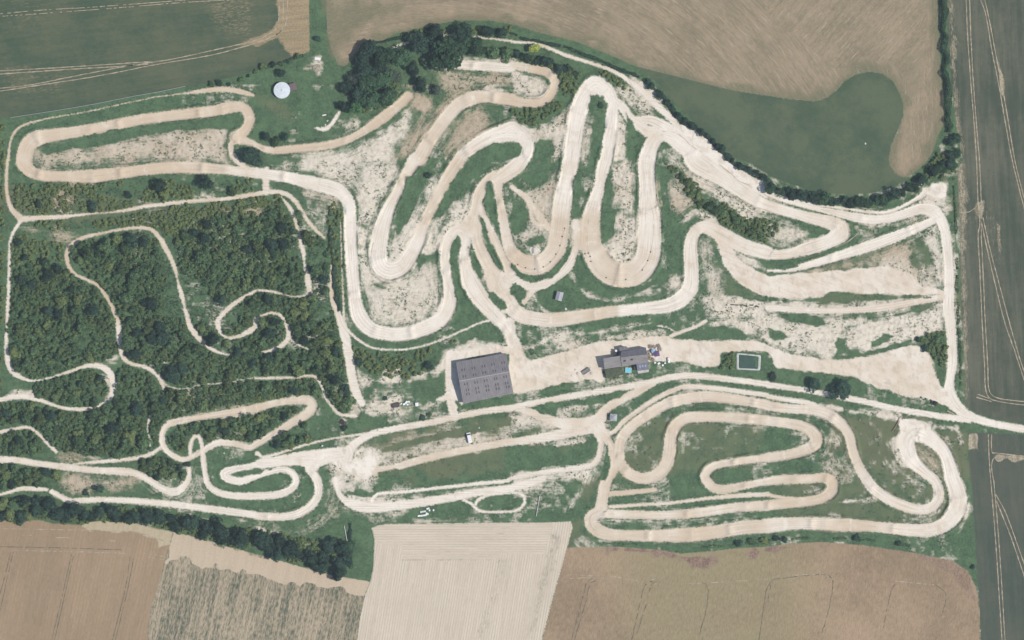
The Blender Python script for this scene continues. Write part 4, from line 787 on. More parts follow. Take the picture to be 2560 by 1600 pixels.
TREES = []                                            # (x, y, r) standing so far
def fits(x, y, r, gap):
    for a, b, c in TREES:
        if abs(a - x) < 9 and (a - x) ** 2 + (b - y) ** 2 < (gap * (r + c)) ** 2: return False
    return True
def clear(x, y, r):
    for dx, dy in ((0, 0), (.42, 0), (-.42, 0), (0, .42), (0, -.42)):
        px, py = x + dx * r, y + dy * r
        if at(trk, px, py) > -.25: return False
    return True

# woods of the west side: polygon, how many, radii
WOODS = [
 ('scrub west of the winding trail', 36, (2.6, 4.2), "@01 120,1010 420,960 640,1020 700,1090 960,1230 1060,1400 1100,1512 @02 1140,300 1080,340 800,430 600,490 300,550 150,430 90,250 70,60 @01 100,1300"),
 ('scrub between the two south-running trails', 50, (2.6, 4.4), "@01 650,900 760,780 1000,740 1350,700 1480,760 1600,960 1650,1060 1700,1300 1780,1512 @02 1900,230 2150,350 2419,340 @12 400,280 520,420 540,510 0,530 @02 2419,530 2000,600 1700,630 1520,500 1400,440 1250,400 1170,330 1140,100 @01 1080,1380 950,1180"),
 ('scrub in the upper right of the trails', 40, (2.6, 4.2), "@01 1640,800 1780,700 2100,500 2300,560 2419,520 @11 240,380 330,500 400,720 430,900 470,1190 400,1270 0,1220 @01 2280,1290 2100,1400 2040,1512 @02 2080,140 2000,260 1860,120 1790,0 @01 1720,1200 1690,1000"),
 ('strip of scrub along the white haul road', 28, (2.5, 4.0), "@11 380,420 430,640 600,740 700,840 700,1350 740,1512 @12 830,330 920,850 820,880 700,760 630,580 560,510 430,260 340,180 320,60 @11 300,1500 440,1310 530,1250 530,1150 470,930 400,600"),
 ('scrub inside the keyhole trail', 14, (2.0, 3.4), "@f 515,760 560,705 640,690 700,692 725,760 705,822 640,838 560,838 508,800"),
 ('scrub inside the western hairpin trail', 11, (2.3, 3.5), "@02 330,600 500,560 880,460 1000,560 1020,700 900,790 700,820 450,750 330,690"),
 ('broad scrub above the lower west track', 46, (2.6, 4.3), "@02 0,800 300,780 550,860 800,870 1000,800 1080,700 1120,480 1200,430 1400,490 1520,640 2400,590 @12 540,560 600,680 250,710 0,750 @02 1900,860 1560,940 1480,1060 1490,1180 1380,1260 900,1270 540,1230 440,1110 330,1000 250,980 0,1000"),
 ('scrub inside the tan lower west loop', 16, (2.1, 3.2), "@02 1600,1060 1800,970 2200,920 2419,900 @12 300,820 440,830 350,900 100,1040 @02 2419,1140 2150,1120 1980,1160 1900,1060 1790,1120 1770,1260 1620,1200"),
 ('clump of scrub below the tan loop', 9, (2.2, 3.2), "@12 140,1120 300,1030 450,980 520,1060 530,1140 350,1190 170,1220"),
 ('scrub beside the lower west road', 14, (2.2, 3.4), "@02 0,1390 300,1410 480,1440 590,1500 @03 500,80 350,60 0,90"),
 ('scrub in the fork of the lower west road', 10, (2.1, 3.0), "@02 1320,1340 1480,1290 1640,1330 1740,1400 1740,1500 1440,1500 1360,1440"),
 ('pocket of scrub at the western edge', 6, (2.3, 3.4), "@02 0,1100 130,1060 270,1040 340,1090 420,1260 150,1290 0,1270"),
]
scrub_n = 0
for wi, (lab, n, (r0, r1), txt) in enumerate(WOODS):
    P = parse(txt, True); x0 = min(p[0] for p in P); x1 = max(p[0] for p in P); y0 = min(p[1] for p in P); y1 = max(p[1] for p in P)
    made = 0; tries = 0
    rr = sorted((r0 + (r1 - r0) * random.random() ** 1.5 for _ in range(n)), reverse=True)
    while made < n and tries < 9000:
        tries += 1
        x = random.uniform(x0, x1); y = random.uniform(y0, y1); r = rr[made]
        if tries > 2500: r = max(r0 * .8, r * .7)
        if abs(x) > 262 or abs(y) > 166 or not inside(P, x, y) or not clear(x, y, r) or not fits(x, y, r, .60) or float(vnoise(15, 77, np.array([x]), np.array([y]))[0]) < .20: continue
        pick = random.choices((K_SCRUB, K_PALE, K_DARK), (.60, .24, .16))[0]; adj = 'rounded green' if pick is K_SCRUB else 'pale yellowish' if pick is K_PALE else 'dark bluish'
        pick.put(x, y, r, adj + ' tree in the ' + lab, 'tree', adj + ' trees of the ' + lab, random.uniform(.8, 1.15))
        TREES.append((x, y, r)); made += 1; scrub_n += (pick is not K_DARK)

# the rest of the scrub: a thicket of smaller crowns too many to count, one mass
def thicket(name, polys, per_m2, r0, r1, seed, mat=None):
    rng = np.random.default_rng(seed); CC = []; NN = []
    protos = [crown_points(1.0, .03, 1.3, 7, 170, np.random.default_rng(seed + 5 + q), .3) for q in range(6)]
    for P in polys:
        P = np.array(P)[:, :2]; x0, y0 = P.min(0); x1, y1 = P.max(0); x0 = max(x0, -264); x1 = min(x1, 264); y0 = max(y0, -168); y1 = min(y1, 168)
        for _ in range(int((x1 - x0) * (y1 - y0) * per_m2)):
            x = rng.uniform(x0, x1); y = rng.uniform(y0, y1); r = rng.uniform(r0, r1)
            if not inside(P, x, y) or at(trk, x, y) > -.3 or not clear(x, y, r) or not fits(x, y, r, .52) or float(vnoise(15, 77, np.array([x]), np.array([y]))[0]) < .20: continue
            TREES.append((x, y, r * .9)); C, N = protos[rng.integers(0, 6)]; t = rng.random() * 6.283; cs, sn = math.cos(t), math.sin(t)
            Rm = np.array([[cs, -sn, 0], [sn, cs, 0], [0, 0, 1]]); CC.append((C @ Rm.T) * r + np.array([x, y, ground_z(x, y)])); NN.append(N @ Rm.T)
    print('thicket crowns', len(CC))
    return tag(link(name, leaves_mesh(name, np.vstack(CC), np.vstack(NN), .30, mat or L_SCRUB, rng)), kind='stuff')
thicket('pale_thicket', [parse(w[3], True) for w in WOODS], .10, .9, 2.0, 161, L_PALE)
thicket('thicket', [parse(w[3], True) for w in WOODS], .6, 1.2, 3.1, 151)
thicket('bush_thicket', [parse(t, True) for t in ("@21 1420,20 1560,60 1680,190 1850,300 2000,400 2180,540 2419,580 2419,780 2200,690 2020,590 1850,480 1720,380 1690,250 1560,160", "@31 0,580 120,600 60,700 0,720", "@20 0,480 300,560 600,640 640,720 600,790 480,760 300,620 130,570 0,540", "@20 0,1040 250,1010 440,960 480,1000 330,1120 180,1190 60,1140",
 "@31 1600,-60 1760,-60 1770,120 1650,170 1560,160 1500,190 1480,130", "@10 1080,620 1250,640 1340,800 1330,950 1150,1060 1000,1060 900,980 1000,800", "@03 200,260 700,260 1200,250 1700,330 1640,470 1250,385 900,385 700,410 400,380", "@03 1700,330 2419,470 @13 500,560 850,640 900,900 500,810 0,690 @03 1650,480", "@22 2050,330 2110,310 2110,470 1960,450", "@32 1440,170 1560,120 1660,110 1680,300 1660,450 1590,400 1540,300 1480,260")], .7, .9, 1.9, 171)
# undergrowth: a low mass of brambles and saplings over the same ground (nobody could count it)
def mass(name, polys, dens, size, hh, mat, seed, kind='stuff', keepclear=-.15, parent=None, label=None):
    rng = np.random.default_rng(seed); CC = []; NN = []
    for P in polys:
        P = np.array(P)[:, :2]; x0, y0 = P.min(0); x1, y1 = P.max(0); x0 = max(x0, -266); x1 = min(x1, 266); y0 = max(y0, -170); y1 = min(y1, 170)
        n = int((x1 - x0) * (y1 - y0) * dens); px = rng.uniform(x0, x1, n); py = rng.uniform(y0, y1, n)
        ii = np.clip(((px - GX0) / CELL).round().astype(int), 0, NX - 1); jj = np.clip(((py - GY0) / CELL).round().astype(int), 0, NY - 1)
        ins = np.zeros(n, bool)
        for i in range(len(P)):
            ax, ay = P[i]; bx, by = P[(i + 1) % len(P)]
            if ay != by: ins ^= ((ay > py) != (by > py)) & (px < (bx - ax) * (py - ay) / (by - ay) + ax)
        cl = vnoise(2.6, seed + 1, px, py) * .6 + vnoise(7, seed + 2, px, py) * .4
        ok = ins & (trk[jj, ii] < keepclear) & (cl > .40) & (field[jj, ii] < 0)
        px, py, cl = px[ok], py[ok], cl[ok]
        top = hh * sstep(.36, .70, cl) * (.5 + rng.random(len(px)) * .6) + .08
        CC.append(np.stack([px, py, Z[jj[ok], ii[ok]] + top], 1)); NN.append(np.stack([rng.normal(size=len(px)) * .55, rng.normal(size=len(px)) * .55, np.ones(len(px))], 1))
    o = link(name, leaves_mesh(name, np.vstack(CC), np.vstack(NN), size, mat, rng), parent)
    if parent is None: tag(o, kind=kind)
    return o
mass('undergrowth', [parse(w[3], True) for w in WOODS], 2.2, .32, 1.1, L_UNDER, 51)
ROUGH = [parse(t, True) for t in (
 "@01 100,220 2400,190 2419,300 1800,360 1100,470 300,510 120,440", "@01 250,590 900,560 1500,480 2000,420 2100,520 1750,720 1500,650 1000,640 500,660",
 "@01 100,700 600,780 600,960 300,1000 100,1010", "@01 1480,600 2200,560 2300,700 1600,800", "@02 1560,650 2419,600 @12 540,560 600,680 0,780 @02 2000,840 1560,930",
 "@12 900,230 1100,320 1700,260 1830,160 1900,200 1720,330 1680,470 1400,560 1100,500 980,440", "@11 740,360 820,500 860,1300 760,1300 720,900 680,500",
 "@20 0,560 400,600 640,700 600,880 480,900 450,720 300,640 0,580", "@20 780,640 1000,700 1150,850 1080,860 900,760", "@12 20,700 560,540 640,640 660,760 560,700 100,760",
 "@21 1420,0 1650,150 1850,300 2180,540 2419,570 2419,790 2200,700 1900,560 1700,380", "@10 1060,400 1500,280 2419,260 2419,330 1900,300 1500,340 1200,420")]
ROUGH += [parse(t, True) for t in ('@00 -60,1150 60,1170 40,1512 @01 40,600 30,1512 @02 20,400 20,1000 -60,1000', '@01 1600,420 2419,360 @11 230,340 100,480 @01 1900,620 1560,680')]
mass('brambles', ROUGH, 1.3, .27, 1.3, L_SCRUB, 61)
thicket('scattered_shrubs', ROUGH, .34, .6, 1.8, 181)

# weeds and tussocks over the scuffed slopes
def weeds(name, n, mat, seed, size):
    rng = np.random.default_rng(seed); px = rng.uniform(-258, 258, n); py = rng.uniform(-128, 150, n)
    ii = np.clip(((px - GX0) / CELL).round().astype(int), 0, NX - 1); jj = np.clip(((py - GY0) / CELL).round().astype(int), 0, NY - 1)
    cl = vnoise(3.0, seed + 1, px, py) * .5 + vnoise(9, seed + 2, px, py) * .5; t = trk[jj, ii]; bb = bare[jj, ii]
    near = sstep(-3.2, -.6, t) * (t < -.15) * .55
    ok = (field[jj, ii] < 0) & (t < -.15) & (rng.random(n) < np.maximum(np.where((bb > .12) & (bb < .9), .8, .12), near)) & (cl > .52)
    px, py = px[ok], py[ok]; z = Z[jj[ok], ii[ok]]
    C = []; N = []
    for _ in range(5):
        C.append(np.stack([px + rng.normal(size=len(px)) * .28, py + rng.normal(size=len(px)) * .28, z + .08 + rng.random(len(px)) * .4], 1)); N.append(np.stack([rng.normal(size=len(px)) * .6, rng.normal(size=len(px)) * .6, np.ones(len(px))], 1))
    C = np.vstack(C); N = np.vstack(N); print(name, len(C))
    tag(link(name, leaves_mesh(name, C, N, size, mat, rng)), kind='stuff')
weeds('weeds', 90000, L_SCRUB, 91, .20)
# single bushes and trees one can point to: kind, r, label, category, sheet pixel
SOLO = [
 (K_LIME, 3.1, 'bright lime-green round tree beside the northern chalk path', 'tree', "@20 205,460", 1.1),
 (K_FRESH, 4.2, 'fresh light-green tree at the south-west foot of the northern grove', 'tree', "@10 935,1010", 1),
 (K_DARK, 6.2, 'dark round tree beside the junction at the end of the western loop', 'tree', "@01 2370,-20", .75),
 (K_DARK, 4.3, 'large dark tree standing alone just south of the western loop', 'tree', "@01 1950,210", .9),
 (K_DARK, 3.6, 'dark pointed tree west of the large lone tree under the western loop', 'tree', "@01 1510,230", 1.05),
 (K_DARK, 2.5, 'small dark bush above the west end of the pale cross path', 'bush', "@01 365,415", .8),
 (K_DARK, 3.3, 'low dark bush touching the middle of the pale cross path', 'bush', "@01 880,440", .7),
 (K_DARK, 2.1, 'little dark bush right of the low one on the cross path', 'bush', "@01 1215,335", .8),
 (K_DARK, 3.3, 'greyish round tree inside the top of the arched trail', 'tree', "@01 1370,780", .8),
 (K_DARK, 2.6, 'dark bush left of the round tree under the arched trail', 'bush', "@01 920,860", .9),
 (K_DARK, 2.9, 'lone dark tree in the rough grass east of the arched trail', 'tree', "@01 1955,605", 1),
 (K_DARK, 2.6, 'dark bush just inside the western outer path', 'bush', "@01 180,790", .9),
 (K_DARK, 2.3, 'second dark bush further south inside the western outer path', 'bush', "@01 235,925", .9),
 (K_DARK, 2.2, 'small upright bush right of the arched trail west end', 'bush', "@01 410,960", 1),
 (K_SCRUB, 3.2, 'bushy green tree between the pointed tree and the cross path', 'tree', "@01 1560,320", 1),
 (K_SCRUB, 2.7, 'green bush at the east end of the strip under the western loop', 'bush', "@01 2200,290", 1),
 (K_DARK, 2.0, 'tiny dark bush on the grass lane between the northern fields', 'bush', "@10 580,372", .8),
 (K_DARK, 2.6, 'dark shrub behind the white round tank', 'bush', "@10 240,690", 1),
 (K_DARK, 2.5, 'dark shrub in the left part of the row above the link track', 'bush', "@10 100,1300", 1),
 (K_SCRUB, 2.8, 'green shrub in the middle of the row above the link track', 'bush', "@10 180,1340", .9),
 (K_DARK, 2.6, 'dark shrub at the right end of the row above the link track', 'bush', "@10 285,1300", 1),
 (K_DARK, 4.4, 'dark leafy tree east of the grove with scorched soil around it', 'tree', "@10 1560,800", 1),
 (K_GREY, 3.4, 'grey thin-leaved tree beside the scorched soil', 'tree', "@10 1700,850", 1),
 (K_BUSH, 1.8, 'small bush inside the top of the tall narrow hairpin', 'bush', "@20 845,1000", .9),
 (K_DBUSH, 2.0, 'dark bush on the green island of the broad middle loop', 'bush', "@11 1625,145", 1),
 (K_DARK, 6.0, 'larger dark tree on the verge of the eastern service road', 'tree', "@32 690,665", .7),
 (K_DARK, 4.3, 'smaller dark tree just west of the larger one by the eastern service road', 'tree', "@32 430,605", .75),
 (K_GREY, 2.5, 'pale grey-green bush at the corner of the gravel yard near the pond', 'bush', "@32 40,530", .8),
 (K_DBUSH, 2.4, 'dark bush at the top corner of the eastern gravel yard', 'bush', "@32 1490,270", 1),
 (K_BUSH, 3.0, 'leafy bush in the green wedge beside the eastern chalk road', 'bush', "@32 1600,200", 1),
 (K_DBUSH, 1.8, 'low dark bush on the upper rim of the eastern gravel yard', 'bush', "@32 1420,190", .8),
 (K_DBUSH, 2.2, 'lone round bush with a pale crown on the southern field edge', 'bush', "@33 840,545", 1),
 (K_DBUSH, 1.8, 'small round bush right of the lone one on the southern field edge', 'bush', "@33 1235,600", 1),
 (K_DBUSH, 2.4, 'dark bush at the left end of the thicket on the southern field edge', 'bush', "@23 2150,600", 1),
 (K_BUSH, 2.4, 'green bush in the middle of the thicket on the southern field edge', 'bush', "@23 2270,580", .9),
 (K_BUSH, 2.3, 'green bush at the right end of the thicket on the southern field edge', 'bush', "@23 2380,575", .9),
 (K_DBUSH, 1.9, 'bush at the west end of the southern field margin east of the thicket', 'bush', "@33 80,550", .9), (K_DBUSH, 1.9, 'bush right of the western one on the southern field margin', 'bush', "@33 160,560", .9),
 (K_DBUSH, 1.5, 'small dark bush by the south-east corner of the fallow field', 'bush', "@33 1940,820", 1),
 (K_BROWN, 2.2, 'grey brushwood heap with dry twigs at the end of the white haul road', 'bush', "@12 830,970", .8),
 (K_DBUSH, 1.7, 'dark scrub sprouting behind the grey brushwood heap', 'bush', "@12 835,1020", 1),
 (K_DBUSH, 2.0, 'dark uprooted shrub lying beside the service road west of the big shed', 'bush', "@12 1570,925", .6), (K_BUSH, 1.6, 'green shrub right of the uprooted one beside the service road', 'bush', "@12 1640,890", .7),
 (K_DBUSH, 1.4, 'little dark bush on the rubble north of the junk pile', 'bush', "@12 1215,738", .8),
 (K_DARK, 2.6, 'dark tree in the meadow left of the big shed', 'tree', "@12 1640,430", .9), (K_DARK, 2.4, 'dark tree beside the white haul road below the lower track bend', 'tree', "@12 970,390", .9),
 (K_DARK, 2.8, 'dark bush on the reddish soil patch by the lower west road', 'bush', "@03 940,85", .9), (K_DBUSH, 1.8, 'small dark bush left of the other on the reddish soil patch', 'bush', "@03 815,120", .9),
 (K_DARK, 1.9, 'dark bush where two lower west tracks cross', 'bush', "@02 1775,1365", .8),
 (K_BUSH, 1.7, 'bush at the left end of the gravel yard corner island', 'bush', "@22 185,300", .6),
]
for kd, r, lab, cat, txt, hs in SOLO:
    p = parse(txt)[0]; kd.put(p[0], p[1], r, lab, cat, None, hs); TREES.append((p[0], p[1], r))

# the northern grove: big crowns, each its own tree
GROVE = [(K_DARK, 1080, 470, 5.2, 'tall dark tree at the north-west tip of the grove'), (K_DARK, 1010, 560, 4.6, 'dark tree just below the north-west tip of the grove'),
 (K_BROAD, 1210, 560, 5.6, 'broad pale-flecked tree in the upper left of the grove'), (K_DARK, 1050, 680, 5.0, 'dark tree in the left middle of the grove'),
 (K_BROAD, 1380, 560, 5.8, 'smooth round green crown in the centre of the grove'), (K_GREY, 930, 740, 3.9, 'grey thin-crowned tree on the west rim of the grove'),
 (K_DARK, 870, 830, 3.4, 'small dark tree low on the west rim of the grove'), (K_BROAD, 1060, 820, 5.2, 'broad green tree in the lower middle of the grove'),
 (K_BROAD, 1190, 760, 5.0, 'green tree right of the lower middle of the grove'), (K_BROAD, 1250, 900, 5.0, 'green tree on the south-east flank of the grove'),
 (K_DARK, 960, 900, 4.4, 'dark tree over the little sandy patch of the grove'), (K_BROAD, 1100, 960, 5.2, 'wide green tree at the southern end of the grove'),
 (K_GREY, 1290, 720, 3.6, 'olive thin-leaved tree on the bare east side of the grove'), (K_DARK, 830, 1010, 3.0, 'small dark tree at the south-west tip of the grove'),
 (K_BROAD, 1790, 500, 9.2, 'huge round crown in the eastern half of the grove'), (K_DARK, 1560, 420, 5.8, 'dark tree left of the huge round crown'),
 (K_DARK, 1690, 320, 4.6, 'dark tree above the huge round crown'), (K_GREY, 1700, 280, 3.2, 'grey-leaved tree over the northern path'),
 (K_DARK, 1940, 310, 5.2, 'dark tree over the north bend of the path'), (K_BROAD, 1990, 400, 4.2, 'green tree right of the huge round crown'),
 (K_BROAD, 2080, 440, 5.0, 'lighter green tree at the east end of the grove'), (K_DARK, 2200, 300, 3.2, 'dark tree north of the path at the east end of the grove'),
 (K_DARK, 2330, 310, 3.0, 'small dark tree further east on the north side of the path'), (K_SCRUB, 2240, 500, 3.6, 'small green tree on the slope above the white start of the middle loop'),
 (K_SCRUB, 2360, 520, 3.4, 'small green tree right of the other on the slope above the middle loop'), (K_DARK, 1480, 640, 4.0, 'dark tree on the south edge of the grove above the clearing'),
 (K_DARK, 1150, 650, 4.2, 'dark tree hidden between the broad crowns in the left of the grove')]
for kd, tx, ty, r, lab in GROVE:
    p = parse("@10 %d,%d" % (tx, ty))[0]; kd.put(p[0], p[1], r * 1.14, lab, 'tree', None, random.uniform(.75, .9)); TREES.append((p[0], p[1], r))

# belts of trees set along a line: kind, count, radius range, jitter m
def belt(kinds, txt, n, r0, r1, jit, label, group, hs=(.9, 1.1), cat='tree', chk=False):
    P = smooth(parse(txt), 1.0); m = len(P)
    for i in range(n):
        q = P[min(m - 1, int((i + .5 + random.uniform(-.3, .3)) / n * m))]
        x = q[0] + random.uniform(-jit, jit); y = q[1] + random.uniform(-jit, jit); r = random.uniform(r0, r1)
        if chk and at(trk, x, y) > -.3: continue
        random.choice(kinds).put(x, y, r, label, cat, group, random.uniform(*hs)); TREES.append((x, y, r))
belt([K_DARK], "@03 420,270 700,310 1000,310 1300,340 1500,360 1680,400", 20, 3.0, 4.4, 2.6, 'tall dark tree in the western half of the shelter belt along the brown field', 'trees of the western shelter belt')
belt([K_DARK], "@03 1850,440 2100,480 2419,600 @13 150,630 400,700 600,750 800,820", 27, 3.2, 4.8, 3.6, 'tall dark tree in the eastern half of the shelter belt above the tilled field', 'trees of the eastern shelter belt')
belt([K_DARK, K_DARK, K_BROAD], "@13 700,640 860,640 880,800", 6, 3.2, 4.4, 1.5, 'tall dark tree at the blunt east end of the shelter belt', 'trees at the end of the shelter belt')
belt([K_SCRUB, K_DARK, K_BROAD], "@03 0,250 150,220 300,200 400,280 200,330 0,330", 16, 2.6, 4.0, 1.8, 'green tree at the western picture end of the shelter belt', 'trees at the west end of the shelter belt')
belt([K_BROAD, K_DARK], "@31 0,230 150,280 350,340 600,380 850,400 1050,390 1200,330 1350,260 1480,170", 26, 2.4, 3.7, 1.3, 'green tree in the curved row between the meadow and the white dirt road', 'trees of the curved eastern row')
belt([K_BROAD, K_DARK], "@31 1560,110 1650,40 1720,0 @30 1730,1440 1760,1300", 12, 2.4, 3.7, 2.2, 'green tree in the clump at the bend of the eastern hedgerow', 'trees at the bend of the eastern hedgerow')
belt([K_DARK], "@20 1260,760 1340,830 1420,910 1480,980 1530,1050 1600,1120 1700,1190 1800,1250 1880,1330 1960,1400 2040,1480 @21 2100,30 2250,100 2419,190", 24, 1.5, 2.4, .7, 'dark bush in the hedge line between the meadow and the white earth bank', 'bushes along the white bank', (.8, 1.2), 'bush')
belt([K_DARK, K_SCRUB], "@20 0,520 200,560 350,600 520,660 600,700", 12, 1.8, 2.9, 1.6, 'dark bush on the green bank between the middle loop and the northern path', 'bushes on the northern bank', (.9, 1.2), 'bush', True)
belt([K_SCRUB], "@21 1600,180 1700,300 1850,420 2000,500 2200,640 2350,730", 22, 1.6, 2.6, 1.7, 'green bush in the thicket south of the broad white straight', 'bushes south of the white straight', (.8, 1.1), 'bush', True)
belt([K_DBUSH, K_BUSH], "@00 1980,790 2150,780 2260,750 2400,700 @10 100,640 300,580 440,530", 11, 1.0, 2.2, .8, 'dark bush on the bank below the northern green crop', 'bushes below the green crop', (.8, 1.1), 'bush')

# hedges: each one long leafy body with its woody core
def hedge(name, label, txt, w, h, mat, seed, dens=16, gaps=.0):
    P = smooth(parse(txt), .35); rng = np.random.default_rng(seed); n = len(P)
    d = np.gradient(P[:, :2], axis=0); d /= np.linalg.norm(d, axis=1, keepdims=True) + 1e-9; nr = np.stack([-d[:, 1], d[:, 0]], 1)
    m = int(n * .35 * dens * w); i = rng.integers(0, n, m)
    env = (.5 + .8 * vnoise(2.6, seed, P[:, 0], P[:, 1]))[i]; keep = vnoise(4.5, seed + 9, P[:, 0], P[:, 1])[i] > gaps; i = i[keep]; env = env[keep]; m = len(i)
    a = rng.uniform(-.3, math.pi + .3, m); rr = env * (.75 + .3 * rng.random(m))
    off = np.cos(a) * w / 2 * rr + (vnoise(3.2, seed + 3, P[:, 0], P[:, 1])[i] - .5) * w * .6; z = np.maximum(.1, np.sin(a) * h * rr)
    C = np.stack([P[i, 0] + nr[i, 0] * off, P[i, 1] + nr[i, 1] * off, z], 1)
    N = np.stack([nr[i, 0] * np.cos(a), nr[i, 1] * np.cos(a), np.abs(np.sin(a)) + .2], 1) + rng.normal(size=(m, 3)) * .5
    p0 = P[n // 2]; o = empty(name, (p0[0], p0[1], 0), 0, label, 'hedge')
    C -= np.array([p0[0], p0[1], 0])
    link('foliage', leaves_mesh('foliage', C, N, .26, mat, rng), o)
    st = [((P[j, 0] - p0[0], P[j, 1] - p0[1], -.1), (P[j, 0] - p0[0] + .2, P[j, 1] - p0[1] + .1, h * .6), .07, .03) for j in range(2, n - 2, 5)]
    link('stem', tube_mesh('stem', st, MAT_BARK, 5), o); return o
hedge('hedge', 'tall straight green hedge between the stubble field and the grey eastern field', "@30 1655,-250 1660,0 1665,300 1675,600 1690,800 1700,1000 1715,1250", 3.3, 4.6, L_BROAD, 71, 26)
hedge('hedge', 'thin dark hedge above the northern path east of the grove', "@10 2130,270 2419,310 @20 100,360 300,400 450,430 700,520 900,600 1050,670 1200,730", 1.7, 1.7, L_DARK, 72, 20, .18)
hedge('hedge', 'thin dark hedge above the northern path west of the grove', "@10 1120,400 1300,370 1500,310 1650,270", 1.4, 1.3, L_DARK, 73, 20, .2)
hedge('hedge', 'low green hedge strip between the chalk road and the eastern field', "@31 1755,180 1765,400 1775,600 1770,800 1785,1000 1790,1250 1800,1500 @32 1810,200 1820,450 1815,620", 1.3, 1.0, L_SCRUB, 74, 16, .38)
hedge('hedge', 'dark clipped hedge with a pale edge east of the lower west loop', "@13 880,415 885,500 895,590", 1.9, 1.5, L_DARK, 75, 30)
hedge('hedge', 'dark hedge under the edge of the northern green crop near the tank', "@10 30,655 200,600 330,560 450,520", 1.4, 1.3, L_DARK, 76, 22, .1)
hedge('hedge', 'long low hedge between the fallow field and the south-east track', "@23 1550,680 1750,640 2000,620 2250,590 2419,570 @33 200,560 500,545 800,560 1100,580 1400,640", 1.3, .9, L_SCRUB, 77, 14, .42)
hedge('hedge', 'overgrown ditch hedge along the west side of the long white straight', "@11 700,480 705,600 710,760 735,900 745,1050 755,1200 770,1350 800,1420", 2.6, 1.6, L_DARK, 79, 24, .1)
hedge('hedge', 'dark hedge between the green meadow and the white earth bank', "@20 1250,750 1340,840 1420,910 1480,985 1530,1055 1600,1125 1700,1195 1800,1255 1880,1335 1960,1405 2040,1480 @21 2100,30 2250,105 2419,190 @31 60,240", 2.4, 1.8, L_DARK, 80, 26, .05)
hedge('hedge', 'low dark hedge under the southern edge of the pale track near the light field', "@23 760,590 1000,600 1300,600", 1.0, .6, L_SCRUB, 78, 12, .4)
# ------------------------------------------------------------------ buildings and small things
def pts(txt): return [(p[0], p[1]) for p in parse(txt)]
def simple(name, col, rough=.7, var=.25, sc=1.5, metal=0.0, spec=.3):
    k = NT(name); n = k.noise(sc, 4, .65); c = k.bright(col, k.ss(n, .3, .7, 1 - var, 1 + var)) if not isinstance(col, bpy.types.NodeSocket) else col
    return k.surf(c, rough, k.noise(sc * 6, 2), .15, .02, metal=metal, spec=spec)
def roof_mat(name, col, dx, dy, pitch=1.0):
    """sheet roof: ribs along (dx, dy), streaks of dirt, panel tints"""
    k = NT(name); o = k.xyz(); L = math.hypot(dx, dy); ux, uy = dx / L, dy / L
    u = k.add(k.mul(o[0], -uy), k.mul(o[1], ux)); v_ = k.add(k.mul(o[0], ux), k.mul(o[1], uy))
    rib = k.math('SINE', k.mul(u, 6.283 / pitch)); pan = k.noise(1.0, 1, .5, k.vec(k.math('FLOOR', k.mul(u, 1 / 1.1)), k.math('FLOOR', k.mul(v_, 1 / 5.0))))
    st = k.noise(1.0, 4, .6, k.vec(k.mul(u, 1.6), k.mul(v_, .2))); n = k.noise(.4, 4, .6)
    f = k.add(k.ss(st, .3, .7, .86, 1.12), k.add(k.ss(pan, .3, .7, -.06, .06), k.add(k.ss(n, .35, .65, -.07, .07), k.mul(rib, .02))))
    return k.surf(k.bright(col, f), .55, rib, .35, .05, spec=.35)
M_WALL = simple('grey_cladding', (.22, .22, .22)); M_CREAM = simple('pale_render', (.55, .52, .46)); M_DARKM = simple('dark_metal', (.035, .036, .04), .5)
M_PANE = simple('rooflight_pane', (.095, .09, .092), .25, .3, 2, spec=.6); M_WHITE = simple('white_paint', (.78, .78, .77), .5, .06); M_TYRE = simple('rubber', (.03, .03, .032), .9)
M_GLASS = simple('dark_glass', (.02, .025, .03), .12, .2, 1, spec=.6); M_WOOD = simple('weathered_wood', (.24, .19, .14), .85, .35, 3); M_STONE = simple('pale_stone', (.55, .53, .48), .95, .25, 2)
M_CONC = simple('pale_concrete', (.46, .45, .42), .9, .2, 1.2); M_PURPLE = simple('purple_canvas', (.13, .075, .17), .85, .1); M_SKYB = simple('light_blue_canvas', (.30, .45, .68), .85, .1)
M_POOL = simple('turquoise_water', (.16, .58, .72), .15, .08, 1, spec=.5); M_TURF = simple('green_roof_turf', (.080, .096, .058), .95, .3, .8); M_STEEL = simple('galvanised_steel', (.42, .43, .44), .45, .1, 2, .6)
M_LAMP = simple('lamp_glass', (.5, .45, .4), .2, .1); M_RED = simple('rear_lamp_red', (.4, .03, .02), .3, .1)

def bm_new(): return bmesh.new()
def done(name, bm, mat, parent=None, smooth_=False):
    bmesh.ops.recalc_face_normals(bm, faces=bm.faces)
    me = bpy.data.meshes.new(name); bm.to_mesh(me); bm.free(); me.materials.append(mat)
    if smooth_: me.polygons.foreach_set('use_smooth', [True] * len(me.polygons))
    return link(name, me, parent)
def hull(bm, lo, hi):
    """solid between two loops of 3-D points"""
    a = [bm.verts.new(p) for p in lo]; b = [bm.verts.new(p) for p in hi]; n = len(a)
    bm.faces.new(a[::-1]); bm.faces.new(b)
    for i in range(n): bm.faces.new((a[i], a[(i + 1) % n], b[(i + 1) % n], b[i]))
def prism(bm, P, z0, z1, c=(0, 0)): hull(bm, [(p[0] - c[0], p[1] - c[1], z0) for p in P], [(p[0] - c[0], p[1] - c[1], z1) for p in P])
def box(bm, x0, x1, y0, y1, z0, z1): prism(bm, [(x0, y0), (x1, y0), (x1, y1), (x0, y1)], z0, z1)
